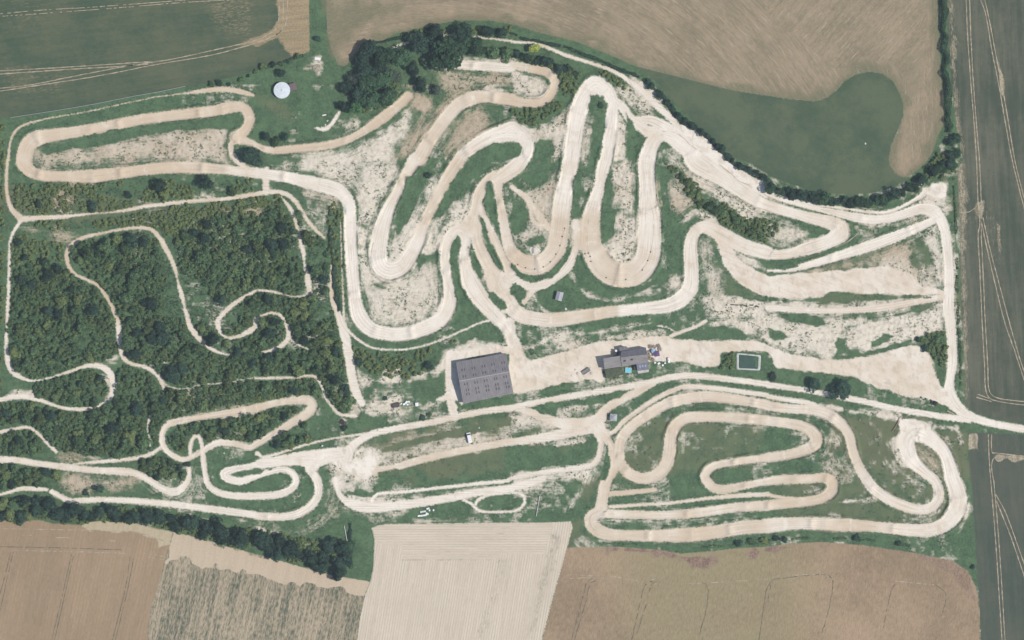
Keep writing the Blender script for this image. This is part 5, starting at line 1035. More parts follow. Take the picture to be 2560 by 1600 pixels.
def cyl(bm, x, y, z0, z1, r, n=16, r2=None):
    r2 = r if r2 is None else r2
    A = [(math.cos(6.2832 * i / n), math.sin(6.2832 * i / n)) for i in range(n)]
    hull(bm, [(x + r * a, y + r * b, z0) for a, b in A], [(x + r2 * a, y + r2 * b, z1) for a, b in A])
def shrink(P, d):
    cx = sum(p[0] for p in P) / len(P); cy = sum(p[1] for p in P) / len(P); out = []
    for x, y in P:
        L = math.hypot(x - cx, y - cy); out.append((x - (x - cx) / L * d, y - (y - cy) / L * d))
    return out
def lerp(a, b, t): return tuple(a[i] + (b[i] - a[i]) * t for i in range(len(a)))

# --- the big shed -------------------------------------------------------------
NW, NE, SE, SW = pts("@12 1890,396 2362,312 2434,692 1960,791")
RW, RE = lerp(NW, SW, .455), lerp(NE, SE, .46)
c = (sum(p[0] for p in (NW, NE, SE, SW)) / 4, sum(p[1] for p in (NW, NE, SE, SW)) / 4)
barn = empty('storage_shed', (c[0], c[1], 0), 0, 'large grey metal storage shed with a ridged roof and dark paired rooflights', 'shed')
rel = lambda p, z: (p[0] - c[0], p[1] - c[1], z)
HE, HR = 3.9, 6.6
bm = bm_new(); iN, iE, iS, iW = shrink([NW, NE, SE, SW], .55); jw, je = lerp(iN, iW, .455), lerp(iE, iS, .46)
vs = [bm.verts.new(rel(p, z)) for p, z in ((iN, -.3), (iE, -.3), (iS, -.3), (iW, -.3), (iN, HE), (iE, HE), (iS, HE), (iW, HE), (jw, HR - .15), (je, HR - .15), (jw, -.3), (je, -.3))]
for f in ((0, 1, 5, 4), (2, 3, 7, 6), (3, 0, 4, 8, 7), (1, 2, 6, 9, 5)): bm.faces.new([vs[i] for i in f])
done('wall', bm, M_WALL, barn)
dxy = (NW[0] - SW[0], NW[1] - SW[1])
M_BROOF = roof_mat('grey_sheet_roof', (.195, .183, .184), dxy[0], dxy[1], 1.0)
for A, B, Cc, D in ((NW, NE, RE, RW), (SW, SE, RE, RW)):
    bm = bm_new(); lo = [rel(A, HE), rel(B, HE), rel(Cc, HR), rel(D, HR)]; hull(bm, lo, [(x, y, z + .14) for x, y, z in lo]); done('roof', bm, M_BROOF, barn)
bm = bm_new(); d = Vector((RE[0] - RW[0], RE[1] - RW[1])).normalized(); nn = (-d[1] * .28, d[0] * .28)
lo = [rel((RW[0] + nn[0], RW[1] + nn[1]), HR + .10), rel((RE[0] + nn[0], RE[1] + nn[1]), HR + .10), rel((RE[0] - nn[0], RE[1] - nn[1]), HR + .10), rel((RW[0] - nn[0], RW[1] - nn[1]), HR + .10)]
hull(bm, lo, [(x, y, HR + .24) for x, y, z in lo]); done('ridge_cap', bm, simple('pale_ridge_metal', (.30, .285, .29), .5, .1), barn)
rows = [("@12 1960,470 2055,455 2150,436 2240,418 2335,402"), ("@12 1972,530 2067,515 2157,496 2252,480 2342,463"), ("@12 1986,603 2081,588 2172,570 2265,553 2355,535"),
        ("@12 2000,660 2090,642 2185,624 2277,608 2370,594"), ("@12 2005,697 2097,682 2190,662 2285,648 2380,630")]
ax = Vector((NE[0] - NW[0], NE[1] - NW[1])).normalized(); ay = Vector((NW[0] - SW[0], NW[1] - SW[1])).normalized()
up_n = lambda north: (HR - HE) / (Vector((RW[0] - NW[0], RW[1] - NW[1])).length if north else Vector((RW[0] - SW[0], RW[1] - SW[1])).length)
for ri, rt in enumerate(rows):
    for p in pts(rt):
        rd = (Vector(p) - Vector(RW)).dot(ay); z = HR - abs(rd) * up_n(ri < 2) + .15; sl = -up_n(True) if ri < 2 else up_n(False)
        for s in (-.62, .62):
            bm = bm_new(); q = []
            for a, b in ((-.27, -.62), (.27, -.62), (.27, .62), (-.27, .62)):
                w_ = Vector(p) + ax * (a + s) + ay * b; q.append(rel((w_[0], w_[1]), z + sl * b))
            hull(bm, q, [(x, y, zz + .09) for x, y, zz in q]); done('rooflight', bm, M_PANE, barn)
bm = bm_new()
e0, e1 = lerp(iE, iS, .3), lerp(iE, iS, .7); o_ = (ax[0] * .06, ax[1] * .06)
hull(bm, [rel(e0, 0), rel(e1, 0), rel((e1[0] + o_[0], e1[1] + o_[1]), 0), rel((e0[0] + o_[0], e0[1] + o_[1]), 0)], [rel(e0, 3.6), rel(e1, 3.6), rel((e1[0] + o_[0], e1[1] + o_[1]), 3.6), rel((e0[0] + o_[0], e0[1] + o_[1]), 3.6)])
done('sliding_door', bm, M_STEEL, barn)

# --- the clubhouse ------------------------------------------------------------
C0 = pts("@22 1080,390")[0]
club = empty('clubhouse', (C0[0], C0[1], 0), 0, 'grey-roofed clubhouse of joined blocks on the gravel yard', 'house')
R_LIGHT = roof_mat('light_grey_roofing', (.23, .215, .205), 1, .15, .8); R_DARK = roof_mat('dark_roofing_slope_shade', (.135, .135, .150), .15, -1, .7); R_BLUE = roof_mat('blue_grey_roofing', (.145, .15, .185), .15, -1, .7)  # R_DARK: dark flat roof, and painted-in shade on the north slope
def block_house(P, h0, h1, rm, lean=0, oh=.3, th=.18):
    """walls and one sloping roof; lean = index of the edge that is high (None level)"""
    bm = bm_new(); Pi = shrink(P, oh); zs = [h0] * 4
    if lean is not None: zs[lean] = h1; zs[(lean + 1) % 4] = h1
    hull(bm, [(x - C0[0], y - C0[1], -.2) for x, y in Pi], [(x - C0[0], y - C0[1], z - .02) for (x, y), z in zip(Pi, zs)]); done('wall', bm, M_CREAM, club)
    bm = bm_new(); lo = [(x - C0[0], y - C0[1], z) for (x, y), z in zip(P, zs)]; hull(bm, lo, [(x, y, z + th) for x, y, z in lo]); return done('roof', bm, rm, club)
rw_ = block_house(pts("@22 860,362 1020,338 1031,440 872,463"), 4.6, 6.3, R_LIGHT, 0)
rn_ = block_house(pts("@22 1030,296 1262,257 1277,322 1020,350"), 4.9, 6.6, R_DARK, 2)  # north slope of the main gable, its shade put into the roof colour
rs_ = block_house(pts("@22 1022,351 1277,323 1287,396 1037,440"), 4.9, 6.6, R_LIGHT, 0)
rx_ = block_house(pts("@22 1006,262 1075,246 1112,276 1018,296"), 3.9, 3.9, R_DARK, None)
rb_ = block_house(pts("@22 1172,412 1283,399 1293,466 1183,479"), 3.0, 3.8, R_BLUE, 0)
bm = bm_new(); prism(bm, pts("@22 874,467 1036,443 1060,514 892,549"), -.2, 2.7, C0); done('turf_roof', bm, M_TURF, club)
bm = bm_new(); prism(bm, pts("@22 1184,481 1294,468 1293,491 1192,507"), -.2, .35, C0); done('porch', bm, M_CONC, club)
for t in ("1200,428 1212,426 1216,448 1204,450", "1226,425 1238,423 1242,445 1230,447", "1252,421 1264,419 1268,441 1256,443"):
    bm = bm_new(); prism(bm, pts("@22 " + t), 3.3, 3.75, C0); done('rooflight', bm, simple('milky_rooflight', (.32, .36, .45), .3), rb_)
for t in ("1055,380 1072,378 1073,391 1056,393", "1122,367 1138,365 1139,379 1123,381"):
    bm = bm_new(); prism(bm, pts("@22 " + t), 5.2, 6.55, C0); done('chimney', bm, M_DARKM, rs_)
p = pts("@22 982,290")[0]; bm = bm_new(); cyl(bm, p[0] - C0[0], p[1] - C0[1], -.2, 3.4, .55, 14); done('flue', bm, M_WHITE, club)
bm = bm_new(); prism(bm, pts("@22 958,300 1002,292 1008,322 962,332"), -.2, 2.6, C0); done('annexe', bm, M_DARKM, club)
bm = bm_new(); prism(bm, pts("@22 1148,432 1171,428 1177,470 1154,474"), -.2, 2.2, C0); done('door_gap_block', bm, M_DARKM, club)  # dark block filling the dark gap at the door
for a, b in ((.15, .3), (.45, .6), (.72, .86)):
    A, B = pts("@22 1037,441 1287,397"); q0, q1 = lerp(A, B, a), lerp(A, B, b); bm = bm_new()
    hull(bm, [(q0[0] - C0[0], q0[1] - C0[1] + .22, 2.9), (q1[0] - C0[0], q1[1] - C0[1] + .22, 2.9), (q1[0] - C0[0], q1[1] - C0[1] + .3, 2.9), (q0[0] - C0[0], q0[1] - C0[1] + .3, 2.9)], [(q0[0] - C0[0], q0[1] - C0[1] + .22, 4.2), (q1[0] - C0[0], q1[1] - C0[1] + .22, 4.2), (q1[0] - C0[0], q1[1] - C0[1] + .3, 4.2), (q0[0] - C0[0], q0[1] - C0[1] + .3, 4.2)]); done('window', bm, M_GLASS, club)
# pool
p = pts("@22 1100,475")[0]; pool = empty('swimming_pool', (p[0], p[1], 0), -.08, 'small turquoise pool with a pale frame behind the clubhouse', 'pool')
bm = bm_new(); box(bm, -1.62, 1.62, -1.35, -1.12, -.1, .55); box(bm, -1.62, 1.62, 1.12, 1.35, -.1, .55); box(bm, -1.62, -1.4, -1.12, 1.12, -.1, .55); box(bm, 1.4, 1.62, -1.12, 1.12, -.1, .55); done('frame', bm, M_STEEL, pool)
bm = bm_new(); box(bm, -1.4, 1.4, -1.12, 1.12, -.1, .42); done('pool_water', bm, M_POOL, pool)
# patio with tables and parasols
bm = bm_new(); prism(bm, pts("@22 1266,262 1396,228 1412,350 1450,372 1440,388 1290,393"), -.1, .16)
tag(done('patio', bm, simple('patio_paving', (.64, .59, .52), .9, .15, .8)), kind='structure')
def parasol(txt, r, h, mat, n, rot, label):
    p = pts(txt)[0]; o = empty('parasol', (p[0], p[1], .16), rot, label, 'parasol')
    bm = bm_new(); A = [(r * math.cos(6.2832 * (i + .5) / n), r * math.sin(6.2832 * (i + .5) / n)) for i in range(n)]
    top = bm.verts.new((0, 0, h + .55)); rim = [bm.verts.new((a, b, h)) for a, b in A]; low = [bm.verts.new((a, b, h - .16)) for a, b in A]
    for i in range(n): bm.faces.new((top, rim[i], rim[(i + 1) % n])); bm.faces.new((rim[i], low[i], low[(i + 1) % n], rim[(i + 1) % n]))
    done('canopy', bm, mat, o); bm = bm_new(); cyl(bm, 0, 0, 0, h + .5, .035, 8); done('pole', bm, M_STEEL, o); bm = bm_new(); cyl(bm, 0, 0, 0, .1, .35, 12); done('base', bm, M_CONC, o)
parasol("@22 1366,318", 1.95, 2.35, M_PURPLE, 4, .18, 'square purple parasol on the clubhouse patio')
parasol("@22 1333,292", 1.05, 2.0, M_SKYB, 8, 0, 'small light-blue parasol beside the purple one on the patio')
tb = None
TABS = [("1300,300", 'picnic table at the western edge of the patio'), ("1292,335", 'picnic table nearest the clubhouse wall on the patio'), ("1305,365", 'picnic table at the southern corner of the patio'), ("1305,250", 'picnic table at the north-west corner of the patio'),
 ("1385,245", 'picnic table at the north-east corner of the patio'), ("1345,255", 'picnic table above the light-blue parasol'), ("1395,275", 'picnic table above the purple parasol'), ("1330,375", 'picnic table on the south side of the patio')]
for i, (t, lab) in enumerate(TABS):
    p = pts("@22 " + t)[0]; o = empty('picnic_table', (p[0], p[1], .16), .2 + i * .5, 'weathered wooden ' + lab, 'table', 'tables on the patio')
    if tb is None:
        bm = bm_new(); box(bm, -.9, .9, -.38, .38, .70, .75); a_ = done('tabletop', bm, M_WOOD, o); tb = [a_]
        for s in (-1, 1):
            bm = bm_new(); box(bm, -.9, .9, s * .75 - .13, s * .75 + .13, .42, .46); tb.append(done('bench_seat', bm, M_WOOD, o))
            bm = bm_new(); hull(bm, [(s * .65 - .04, -.8, 0), (s * .65 + .04, -.8, 0), (s * .65 + .04, .8, 0), (s * .65 - .04, .8, 0)], [(s * .65 - .04, -.3, .7), (s * .65 + .04, -.3, .7), (s * .65 + .04, .3, .7), (s * .65 - .04, .3, .7)]); tb.append(done('leg', bm, M_WOOD, o))
    else:
        for q in tb: d = q.copy(); COL.objects.link(d); d.parent = o
# gas tank
p = pts("@22 1479,380")[0]; o = empty('gas_tank', (p[0], p[1], 0), math.radians(96), 'white lying gas tank on feet at the east end of the patio', 'tank')
bm = bm_new(); prof = [(-1.45, .02), (-1.38, .35), (-1.15, .55), (-.8, .62), (.8, .62), (1.15, .55), (1.38, .35), (1.45, .02)]; rings = []
for x, r in prof: rings.append([bm.verts.new((x, r * math.cos(6.2832 * i / 14), .95 + r * math.sin(6.2832 * i / 14))) for i in range(14)])
for a, b in zip(rings, rings[1:]):
    for i in range(14): bm.faces.new((a[i], a[(i + 1) % 14], b[(i + 1) % 14], b[i]))
bm.faces.new(rings[0]); bm.faces.new(rings[-1]); done('vessel', bm, M_WHITE, o, True)
for s in (-.8, .8): bm = bm_new(); box(bm, s - .1, s + .1, -.5, .5, -.1, .5); done('foot', bm, M_CONC, o)
bm = bm_new(); cyl(bm, 0, 0, 1.5, 1.75, .22, 12); done('valve_cover', bm, M_STEEL, o)

# --- round tank and its pump shed --------------------------------------------
p = pts("@10 247,855")[0]; o = empty('water_tank', (p[0], p[1], 0), 0, 'round pale-roofed water tank standing on the northern grass', 'tank')
bm = bm_new(); cyl(bm, 0, 0, -.2, 2.5, 3.95, 48); done('wall', bm, M_STEEL, o, False)
k = NT('tank_roof_sheet'); tc = k.n('TexCoord').outputs['Object']; sx = k.n('SeparateXYZ'); k.put(sx.inputs[0], tc)
ang = k.math('ARCTAN2', sx.outputs[1], sx.outputs[0]); seam = k.ss(k.math('SINE', k.mul(ang, 16)), .9, 1.0, 1.0, .93)
MT = k.surf(k.bright((.60, .65, .67), k.mul(seam, k.ss(k.noise(.7, 4), .3, .7, .92, 1.06))), .5)
bm = bm_new(); cyl(bm, 0, 0, 2.5, 2.6, 4.12, 48); cyl(bm, 0, 0, 2.6, 3.05, 4.05, 48, .25); done('roof', bm, MT, o)
bm = bm_new(); cyl(bm, 0, 0, 3.05, 3.25, .3, 12); done('vent_cap', bm, M_STEEL, o)
p = pts("@10 352,822")[0]; o = empty('pump_shed', (p[0], p[1], 0), math.radians(12), 'small brown shed leaning against the round water tank', 'shed')
bm = bm_new(); box(bm, -1.45, 1.45, -1.6, 1.6, -.2, 2.0); done('wall', bm, M_WOOD, o)
bm = bm_new(); hull(bm, [(-1.7, -1.85, 2.0), (1.7, -1.85, 2.0), (1.7, 1.85, 2.0), (-1.7, 1.85, 2.0)], [(-1.7, -1.85, 2.3), (1.7, -1.85, 2.12), (1.7, 1.85, 2.12), (-1.7, 1.85, 2.3)]); done('roof', bm, roof_mat('brown_felt', (.125, .095, .092), 1, 0, .6), o)
bm = bm_new(); box(bm, -.45, .45, -1.66, -1.602, 0, 1.9); done('door', bm, M_DARKM, o)

# --- van -----------------------------------------------------------------------
p = pts("@12 2016,1112")[0]; van = empty('delivery_van', (p[0], p[1], ground_z(*p)), math.radians(102), 'white van parked on the grass below the big shed', 'van')
bm = bm_new(); prof = [(-2.55, .35), (-2.6, 1.0), (-2.5, 2.2), (-2.3, 2.38), (1.05, 2.38), (1.35, 2.25), (1.95, 1.3), (2.5, 1.1), (2.62, .8), (2.6, .35)]
S_ = []
for y, k_ in ((-1.0, 1), (-.93, 1.03), (.93, 1.03), (1.0, 1)):
    S_.append([bm.verts.new((x * (1 if k_ == 1 else 1.005), y * (.9 if z > 1.9 else 1), z * (1 if k_ == 1 or z < .5 else 1.01))) for x, z in prof])
for a, b in zip(S_, S_[1:]):
    for i in range(len(prof)): bm.faces.new((a[i], a[(i + 1) % len(prof)], b[(i + 1) % len(prof)], b[i]))
bm.faces.new(S_[0]); bm.faces.new(S_[-1]); body = done('body', bm, M_WHITE, van)
bm = bm_new(); hull(bm, [(1.42, -.78, 2.2), (1.92, -.86, 1.36), (1.92, .86, 1.36), (1.42, .78, 2.2)], [(1.47, -.78, 2.24), (1.97, -.86, 1.40), (1.97, .86, 1.40), (1.47, .78, 2.24)]); done('windscreen', bm, M_GLASS, van)
for s in (-1, 1):
    bm = bm_new(); box(bm, .5, 1.35, s * .93 - .05, s * .93 + .075, 1.35, 1.95); done('side_window', bm, M_GLASS, van)
    bm = bm_new(); box(bm, 1.45, 1.65, s * 1.16 - .12, s * 1.16 + .12, 1.25, 1.55); done('mirror', bm, M_DARKM, van)
    bm = bm_new(); box(bm, 2.5, 2.64, s * .72 - .18, s * .72 + .18, .8, 1.0); done('headlight', bm, M_LAMP, van)
    for x in (-1.6, 1.65):
        wv = bm_new(); A = [(x + .34 * math.cos(6.2832 * i / 16), .34 + .34 * math.sin(6.2832 * i / 16)) for i in range(16)]
        hull(wv, [(a, s * .83 - .1, z) for a, z in A], [(a, s * .93 + .1 * s, z) for a, z in A] if s > 0 else [(a, s * .93 - .1, z) for a, z in A]); wh = done('wheel', wv, M_TYRE, van)
bm = bm_new(); box(bm, -1.9, .6, -.7, -.66, 2.38, 2.46); box(bm, -1.9, .6, .66, .7, 2.38, 2.46); box(bm, -1.5, -1.44, -.66, .66, 2.41, 2.46); box(bm, -.2, -.14, -.66, .66, 2.41, 2.46); done('roof_rack', bm, M_STEEL, van)

# --- small huts ---------------------------------------------------------------
def hut(name, txt, w, d, h, rot, wall, roof, label, style='gable'):
    p = pts(txt)[0]; o = empty(name, (p[0], p[1], ground_z(*p)), rot, label, 'hut')
    bm = bm_new(); box(bm, -w / 2 + .2, w / 2 - .2, -d / 2 + .2, d / 2 - .2, -.3, h); done('wall', bm, wall, o)
    bm = bm_new()
    if style == 'gable':
        for s in (-1, 1): lo = [(s * w / 2, -d / 2, h), (s * w / 2, d / 2, h), (0, d / 2, h + .8), (0, -d / 2, h + .8)]; hull(bm, lo, [(x, y, z + .1) for x, y, z in lo])
    else:
        lo = [(-w / 2, -d / 2, h), (w / 2, -d / 2, h), (w / 2, d / 2, h), (-w / 2, d / 2, h)]; hull(bm, lo, [(x * .12, y * .12, h + .95) for x, y, z in lo])
    done('roof', bm, roof, o)
    bm = bm_new(); box(bm, -.42, .42, -d / 2 + .14, -d / 2 + .197, 0, min(1.95, h - .1)); done('door', bm, M_DARKM, o); return o
hut('marshal_hut', "@21 447,1287", 3.4, 4.4, 2.3, math.radians(-14), M_WOOD, roof_mat('worn_grey_sheet', (.33, .33, .36), 0, 1, .5), 'grey gabled hut on the green island inside the middle tracks')
hut('pavilion', "@22 957,920", 3.6, 3.6, 2.2, math.radians(-4), M_WHITE, roof_mat('pale_grey_sheet', (.36, .37, .38), 0, 1, .6), 'pale square pavilion with a pyramid roof beside the narrow road junction', 'hip')
hut('ticket_booth', "@32 1575,786", 2.1, 2.2, 2.1, math.radians(-20), M_CREAM, simple('black_felt', (.035, .028, .026), .9), 'small dark-roofed booth at the eastern entrance', 'hip')
hut('generator_box', "@12 625,1188", 1.0, .8, 1.1, .1, M_STEEL, M_WHITE, 'tiny white-topped box by the western plaza', 'hip')

# --- reservoir -----------------------------------------------------------------
PO = pts("@22 2122,310 2352,332 2345,478 2120,468"); c = (sum(p[0] for p in PO) / 4, sum(p[1] for p in PO) / 4)
def rounded(P, r, n=5):
    out = []
    for i, p in enumerate(P):
        a = Vector(P[i - 1]) - Vector(p); b = Vector(P[(i + 1) % len(P)]) - Vector(p); s = Vector(p) + a.normalized() * r; e = Vector(p) + b.normalized() * r
        for j in range(n + 1): t = j / n; out.append(tuple((1 - t) ** 2 * s + 2 * t * (1 - t) * Vector(p) + t * t * e))
    return out
oP, mP, iP = rounded(PO, 1.0), rounded(shrink(PO, .55), .9), rounded(shrink(PO, 1.35), .8)
rs = empty('reservoir', (c[0], c[1], 0), 0, 'rectangular green-water reservoir with a pale liner rim beside the gravel yard', 'reservoir')
bm = bm_new(); L3 = [[bm.verts.new((x - c[0], y - c[1], z)) for x, y in P] for P, z in ((oP, -.2), (oP, .30), (mP, .5), (iP, .38), (iP, -.3))]
for a, b in zip(L3, L3[1:]):
    for i in range(len(a)): bm.faces.new((a[i], a[(i + 1) % len(a)], b[(i + 1) % len(a)], b[i]))
done('liner', bm, simple('pale_liner', (.47, .48, .44), .7, .2, .8), rs)
k = NT('pond_water'); MW = k.surf(k.mix(k.ss(k.noise(.5, 3), .3, .7), (.045, .082, .060), (.058, .098, .072)), .12, k.noise(2, 2), .08, .05, spec=.5)
bm = bm_new(); prism(bm, [(x - (x - c[0]) * .004, y) for x, y in iP], -.25, .16, c); done('pond_water', bm, MW, rs)

# --- junk at the end of the haul road ------------------------------------------
def slab(name, txt, w, d, h, rot, mat, label, cat, z0=0.0, parts=None):
    p = pts(txt)[0]; o = empty(name, (p[0], p[1], ground_z(*p) + z0), rot, label, cat); return o
o = slab('skip_container', "@12 1320,806", 0, 0, 0, math.radians(12), None, 'open rusty-brown skip beside the white junk', 'skip'); M_RUST = simple('rusty_paint', (.15, .10, .09), .85, .35, 2)
bm = bm_new(); lo = [(-1.5, -.95, 0), (1.5, -.95, 0), (1.5, .95, 0), (-1.5, .95, 0)]
hull(bm, lo, [(x * 1.1, y * 1.05, .25) for x, y, z in lo])
for a, b in ((0, 1), (1, 2), (2, 3), (3, 0)):
    A, B = Vector(lo[a][:2]), Vector(lo[b][:2]); hull(bm, [(A.x * 1.1, A.y * 1.05, .25), (B.x * 1.1, B.y * 1.05, .25), (B.x * 1.02, B.y * .98, .25), (A.x * 1.02, A.y * .98, .25)], [(A.x * 1.18, A.y * 1.12, 1.3), (B.x * 1.18, B.y * 1.12, 1.3), (B.x * 1.1, B.y * 1.03, 1.3), (A.x * 1.1, A.y * 1.03, 1.3)])
done('hull', bm, M_RUST, o); bm = bm_new(); box(bm, -1.4, 1.4, -.85, .85, .25, .9); done('load', bm, simple('scrap_load', (.10, .08, .075), .95, .5, 3), o)
for t, w, d, h, r, lab in (("1400,795", 1.1, .8, .7, .3, 'white crate nearest the rusty skip'), ("1422,778", 1.5, .9, .8, .9, 'largest white crate in the junk pile'), ("1446,772", .9, .7, .6, -.4, 'white crate on the right of the junk pile'), ("1432,800", .8, .6, .9, .1, 'white upright crate in the front of the junk pile'), ("1372,792", .8, .5, .6, .7, 'small white crate beside the end of the rusty skip')):
    o = slab('plastic_crate', "@12 " + t, 0, 0, 0, r, None, lab, 'crate'); o['group'] = 'white crates of the junk pile'
    bm = bm_new(); box(bm, -w / 2, w / 2, -d / 2, d / 2, 0, h); done('bin', bm, M_WHITE, o); bm = bm_new(); box(bm, -w / 2 - .05, w / 2 + .05, -d / 2 - .05, d / 2 + .05, h + .003, h + .08); done('lid', bm, M_WHITE, o)
for t, w, d, h, r, lab in (("1352,404", .9, .6, .6, .2, 'white crate south of the patio nearest the clubhouse'), ("1388,410", 1.2, .8, .5, .5, 'larger white crate south of the patio centre'), ("1424,428", .8, .8, .8, .1, 'square white crate south-west of the lying gas tank'), ("1446,408", .7, .6, .9, .3, 'upright white crate beside the lying gas tank')):
    o = slab('plastic_crate', "@22 " + t, 0, 0, 0, r, None, lab, 'crate'); o['group'] = 'white crates by the patio'
    bm = bm_new(); box(bm, -w / 2, w / 2, -d / 2, d / 2, 0, h); done('bin', bm, M_CONC, o); bm = bm_new(); box(bm, -w / 2 - .05, w / 2 + .05, -d / 2 - .05, d / 2 + .05, h + .003, h + .08); done('lid', bm, M_WHITE, o)
o = slab('box_trailer', "@12 1521,797", 0, 0, 0, math.radians(95), None, 'white box trailer with its drawbar pointing away from the skip', 'trailer')
bm = bm_new(); box(bm, -.85, .85, -.8, .8, .45, 1.7); done('body', bm, M_WHITE, o); bm = bm_new(); box(bm, .85, 2.4, -.05, .05, .45, .55); done('drawbar', bm, M_STEEL, o)
for s in (-1, 1):
    wv = bm_new(); A = [(.3 * math.cos(6.2832 * i / 14), .3 + .3 * math.sin(6.2832 * i / 14)) for i in range(14)]; hull(wv, [(a, s * .83, z) for a, z in A], [(a, s * 1.0, z) for a, z in A]); done('wheel', wv, M_TYRE, o)
o = slab('flatbed_trailer', "@22 700,482", 0, 0, 0, math.radians(35), None, 'dark grey flatbed trailer standing on the gravel west of the clubhouse', 'trailer')
bm = bm_new(); box(bm, -2.1, 2.1, -.95, .95, .7, .82); done('deck', bm, simple('grey_deck', (.20, .19, .19), .8, .3, 2), o)
for s in (-1, 1):
    bm = bm_new(); box(bm, -2.1, 2.1, s * .95 - .03, s * .95 + .03, .823, 1.2); done('side_board', bm, M_DARKM, o)
    wv = bm_new(); A = [(-.3 + .36 * math.cos(6.2832 * i / 14), .36 + .36 * math.sin(6.2832 * i / 14)) for i in range(14)]; hull(wv, [(a, s * .70, z) for a, z in A], [(a, s * .9, z) for a, z in A]); done('wheel', wv, M_TYRE, o)
bm = bm_new(); box(bm, 2.1, 3.3, -.06, .06, .6, .7); done('drawbar', bm, M_STEEL, o)

def rock(name, txt, r, mat, label, cat='stone', group=None, seed=0, flat=.6):
    p = pts(txt)[0]; bm = bm_new(); bmesh.ops.create_icosphere(bm, subdivisions=2, radius=1); rg = random.Random(seed)
    for v_ in bm.verts: v_.co *= r * rg.uniform(.8, 1.15); v_.co.z *= flat
    o = done(name, bm, mat); o.location = (p[0], p[1], ground_z(*p) + r * flat * .35); tag(o, label, cat, group); return o
for i, t in enumerate(("1445,730", "1468,739", "1491,745", "1512,751", "1535,757", "1556,766")):
    rock('boulder', "@32 " + t, .48, M_STONE if i % 2 else simple('dark_stone', (.05, .045, .04)), ('pale' if i % 2 else 'dark') + ' boulder in the row leading to the dark-roofed entrance booth', 'boulder', ('pale' if i % 2 else 'dark') + ' boulders by the entrance booth', i)
for i, (t, r, lab) in enumerate((("@22 600,470", .55, 'grey rock at the left of the stones on the gravel yard'), ("@22 625,505", .8, 'largest grey rock west of the flatbed trailer'), ("@22 755,505", .8, 'grey rock just east of the flatbed trailer'), ("@22 565,525", .5, 'small grey rock furthest south-west on the gravel yard'), ("@10 675,1142", .5, 'white rock near the bench on the northern grass'), ("@10 655,1180", .45, 'smaller white rock south of the bench on the northern grass'), ("@12 2108,1020", .4, 'white rock on the grass above the van'), ("@22 505,1405", .5, 'pale rock on the grass strip below the plaza'), ("@21 507,1408", .75, 'white rock on the green island south of the gabled hut'), ("@30 920,1357", .5, 'white rock in the middle of the meadow'), ("@02 2118,1258", .4, 'white rock on the green bank east of the little loop'))):
    rock('rock', t, r, M_STONE, lab, 'rock', None, 20 + i)
rock('rubble_heap', "@10 578,640", 2.2, simple('stone_rubble', (.33, .29, .22), .95, .5, 2.5), 'brown stone heap on the grass lane north of the round tank', 'heap', None, 40, .3)
rock('chalk_heap', "@21 222,850", 1.7, simple('chalk_lumps', (.6, .57, .5), .95, .2, 2.5), 'white chalk heap at the bottom of the middle hairpin', 'heap', None, 41, .45)
o = slab('board_stack', "@10 582,556", 0, 0, 0, math.radians(-6), None, 'stack of white boards on the grass lane by the stone heap', 'boards')
for i in range(3): bm = bm_new(); box(bm, -1.7 + .15 * i, 1.7 - .1 * i, -.75 + i * .1, .75 - i * .05, i * .18, i * .18 + .13); done('board', bm, M_CONC if i < 2 else M_WHITE, o)
o = slab('bench', "@10 645,1088", 0, 0, 0, math.radians(12), None, 'white bench on the grass south of the round tank', 'bench')
bm = bm_new(); box(bm, -1.0, 1.0, -.25, .25, .42, .48); done('seat', bm, M_WHITE, o)
for s in (-.8, .8): bm = bm_new(); box(bm, s - .05, s + .05, -.2, .2, -.2, .42); done('leg', bm, M_WHITE, o)
bm = bm_new(); box(bm, -1.0, 1.0, .22, .27, .55, .85); done('backrest', bm, M_WHITE, o)

# white hive boxes in the grass above the light field
hv = None
for i, t in enumerate(("1535,340", "1549,338", "1563,338", "1578,335", "1593,333", "1607,330", "1560,302", "1578,298", "1597,296", "1612,315", "1618,272", "1624,322", "1640,286", "1632,268", "1678,285")):
    p = pts("@13 " + t)[0]; o = empty('beehive', (p[0], p[1], ground_z(*p)), random.uniform(-.3, .3), 'white hive box in the little cluster above the pale field', 'hive', 'white hive boxes above the pale field')
    if hv is None:
        bm = bm_new(); box(bm, -.3, .3, -.36, .36, 0, .6); hv = [done('hive_body', bm, M_WHITE, o)]; bm = bm_new(); box(bm, -.35, .35, -.42, .42, .603, .7); hv.append(done('lid', bm, M_WHITE, o))
    else:
        for q in hv: d = q.copy(); COL.objects.link(d); d.parent = o
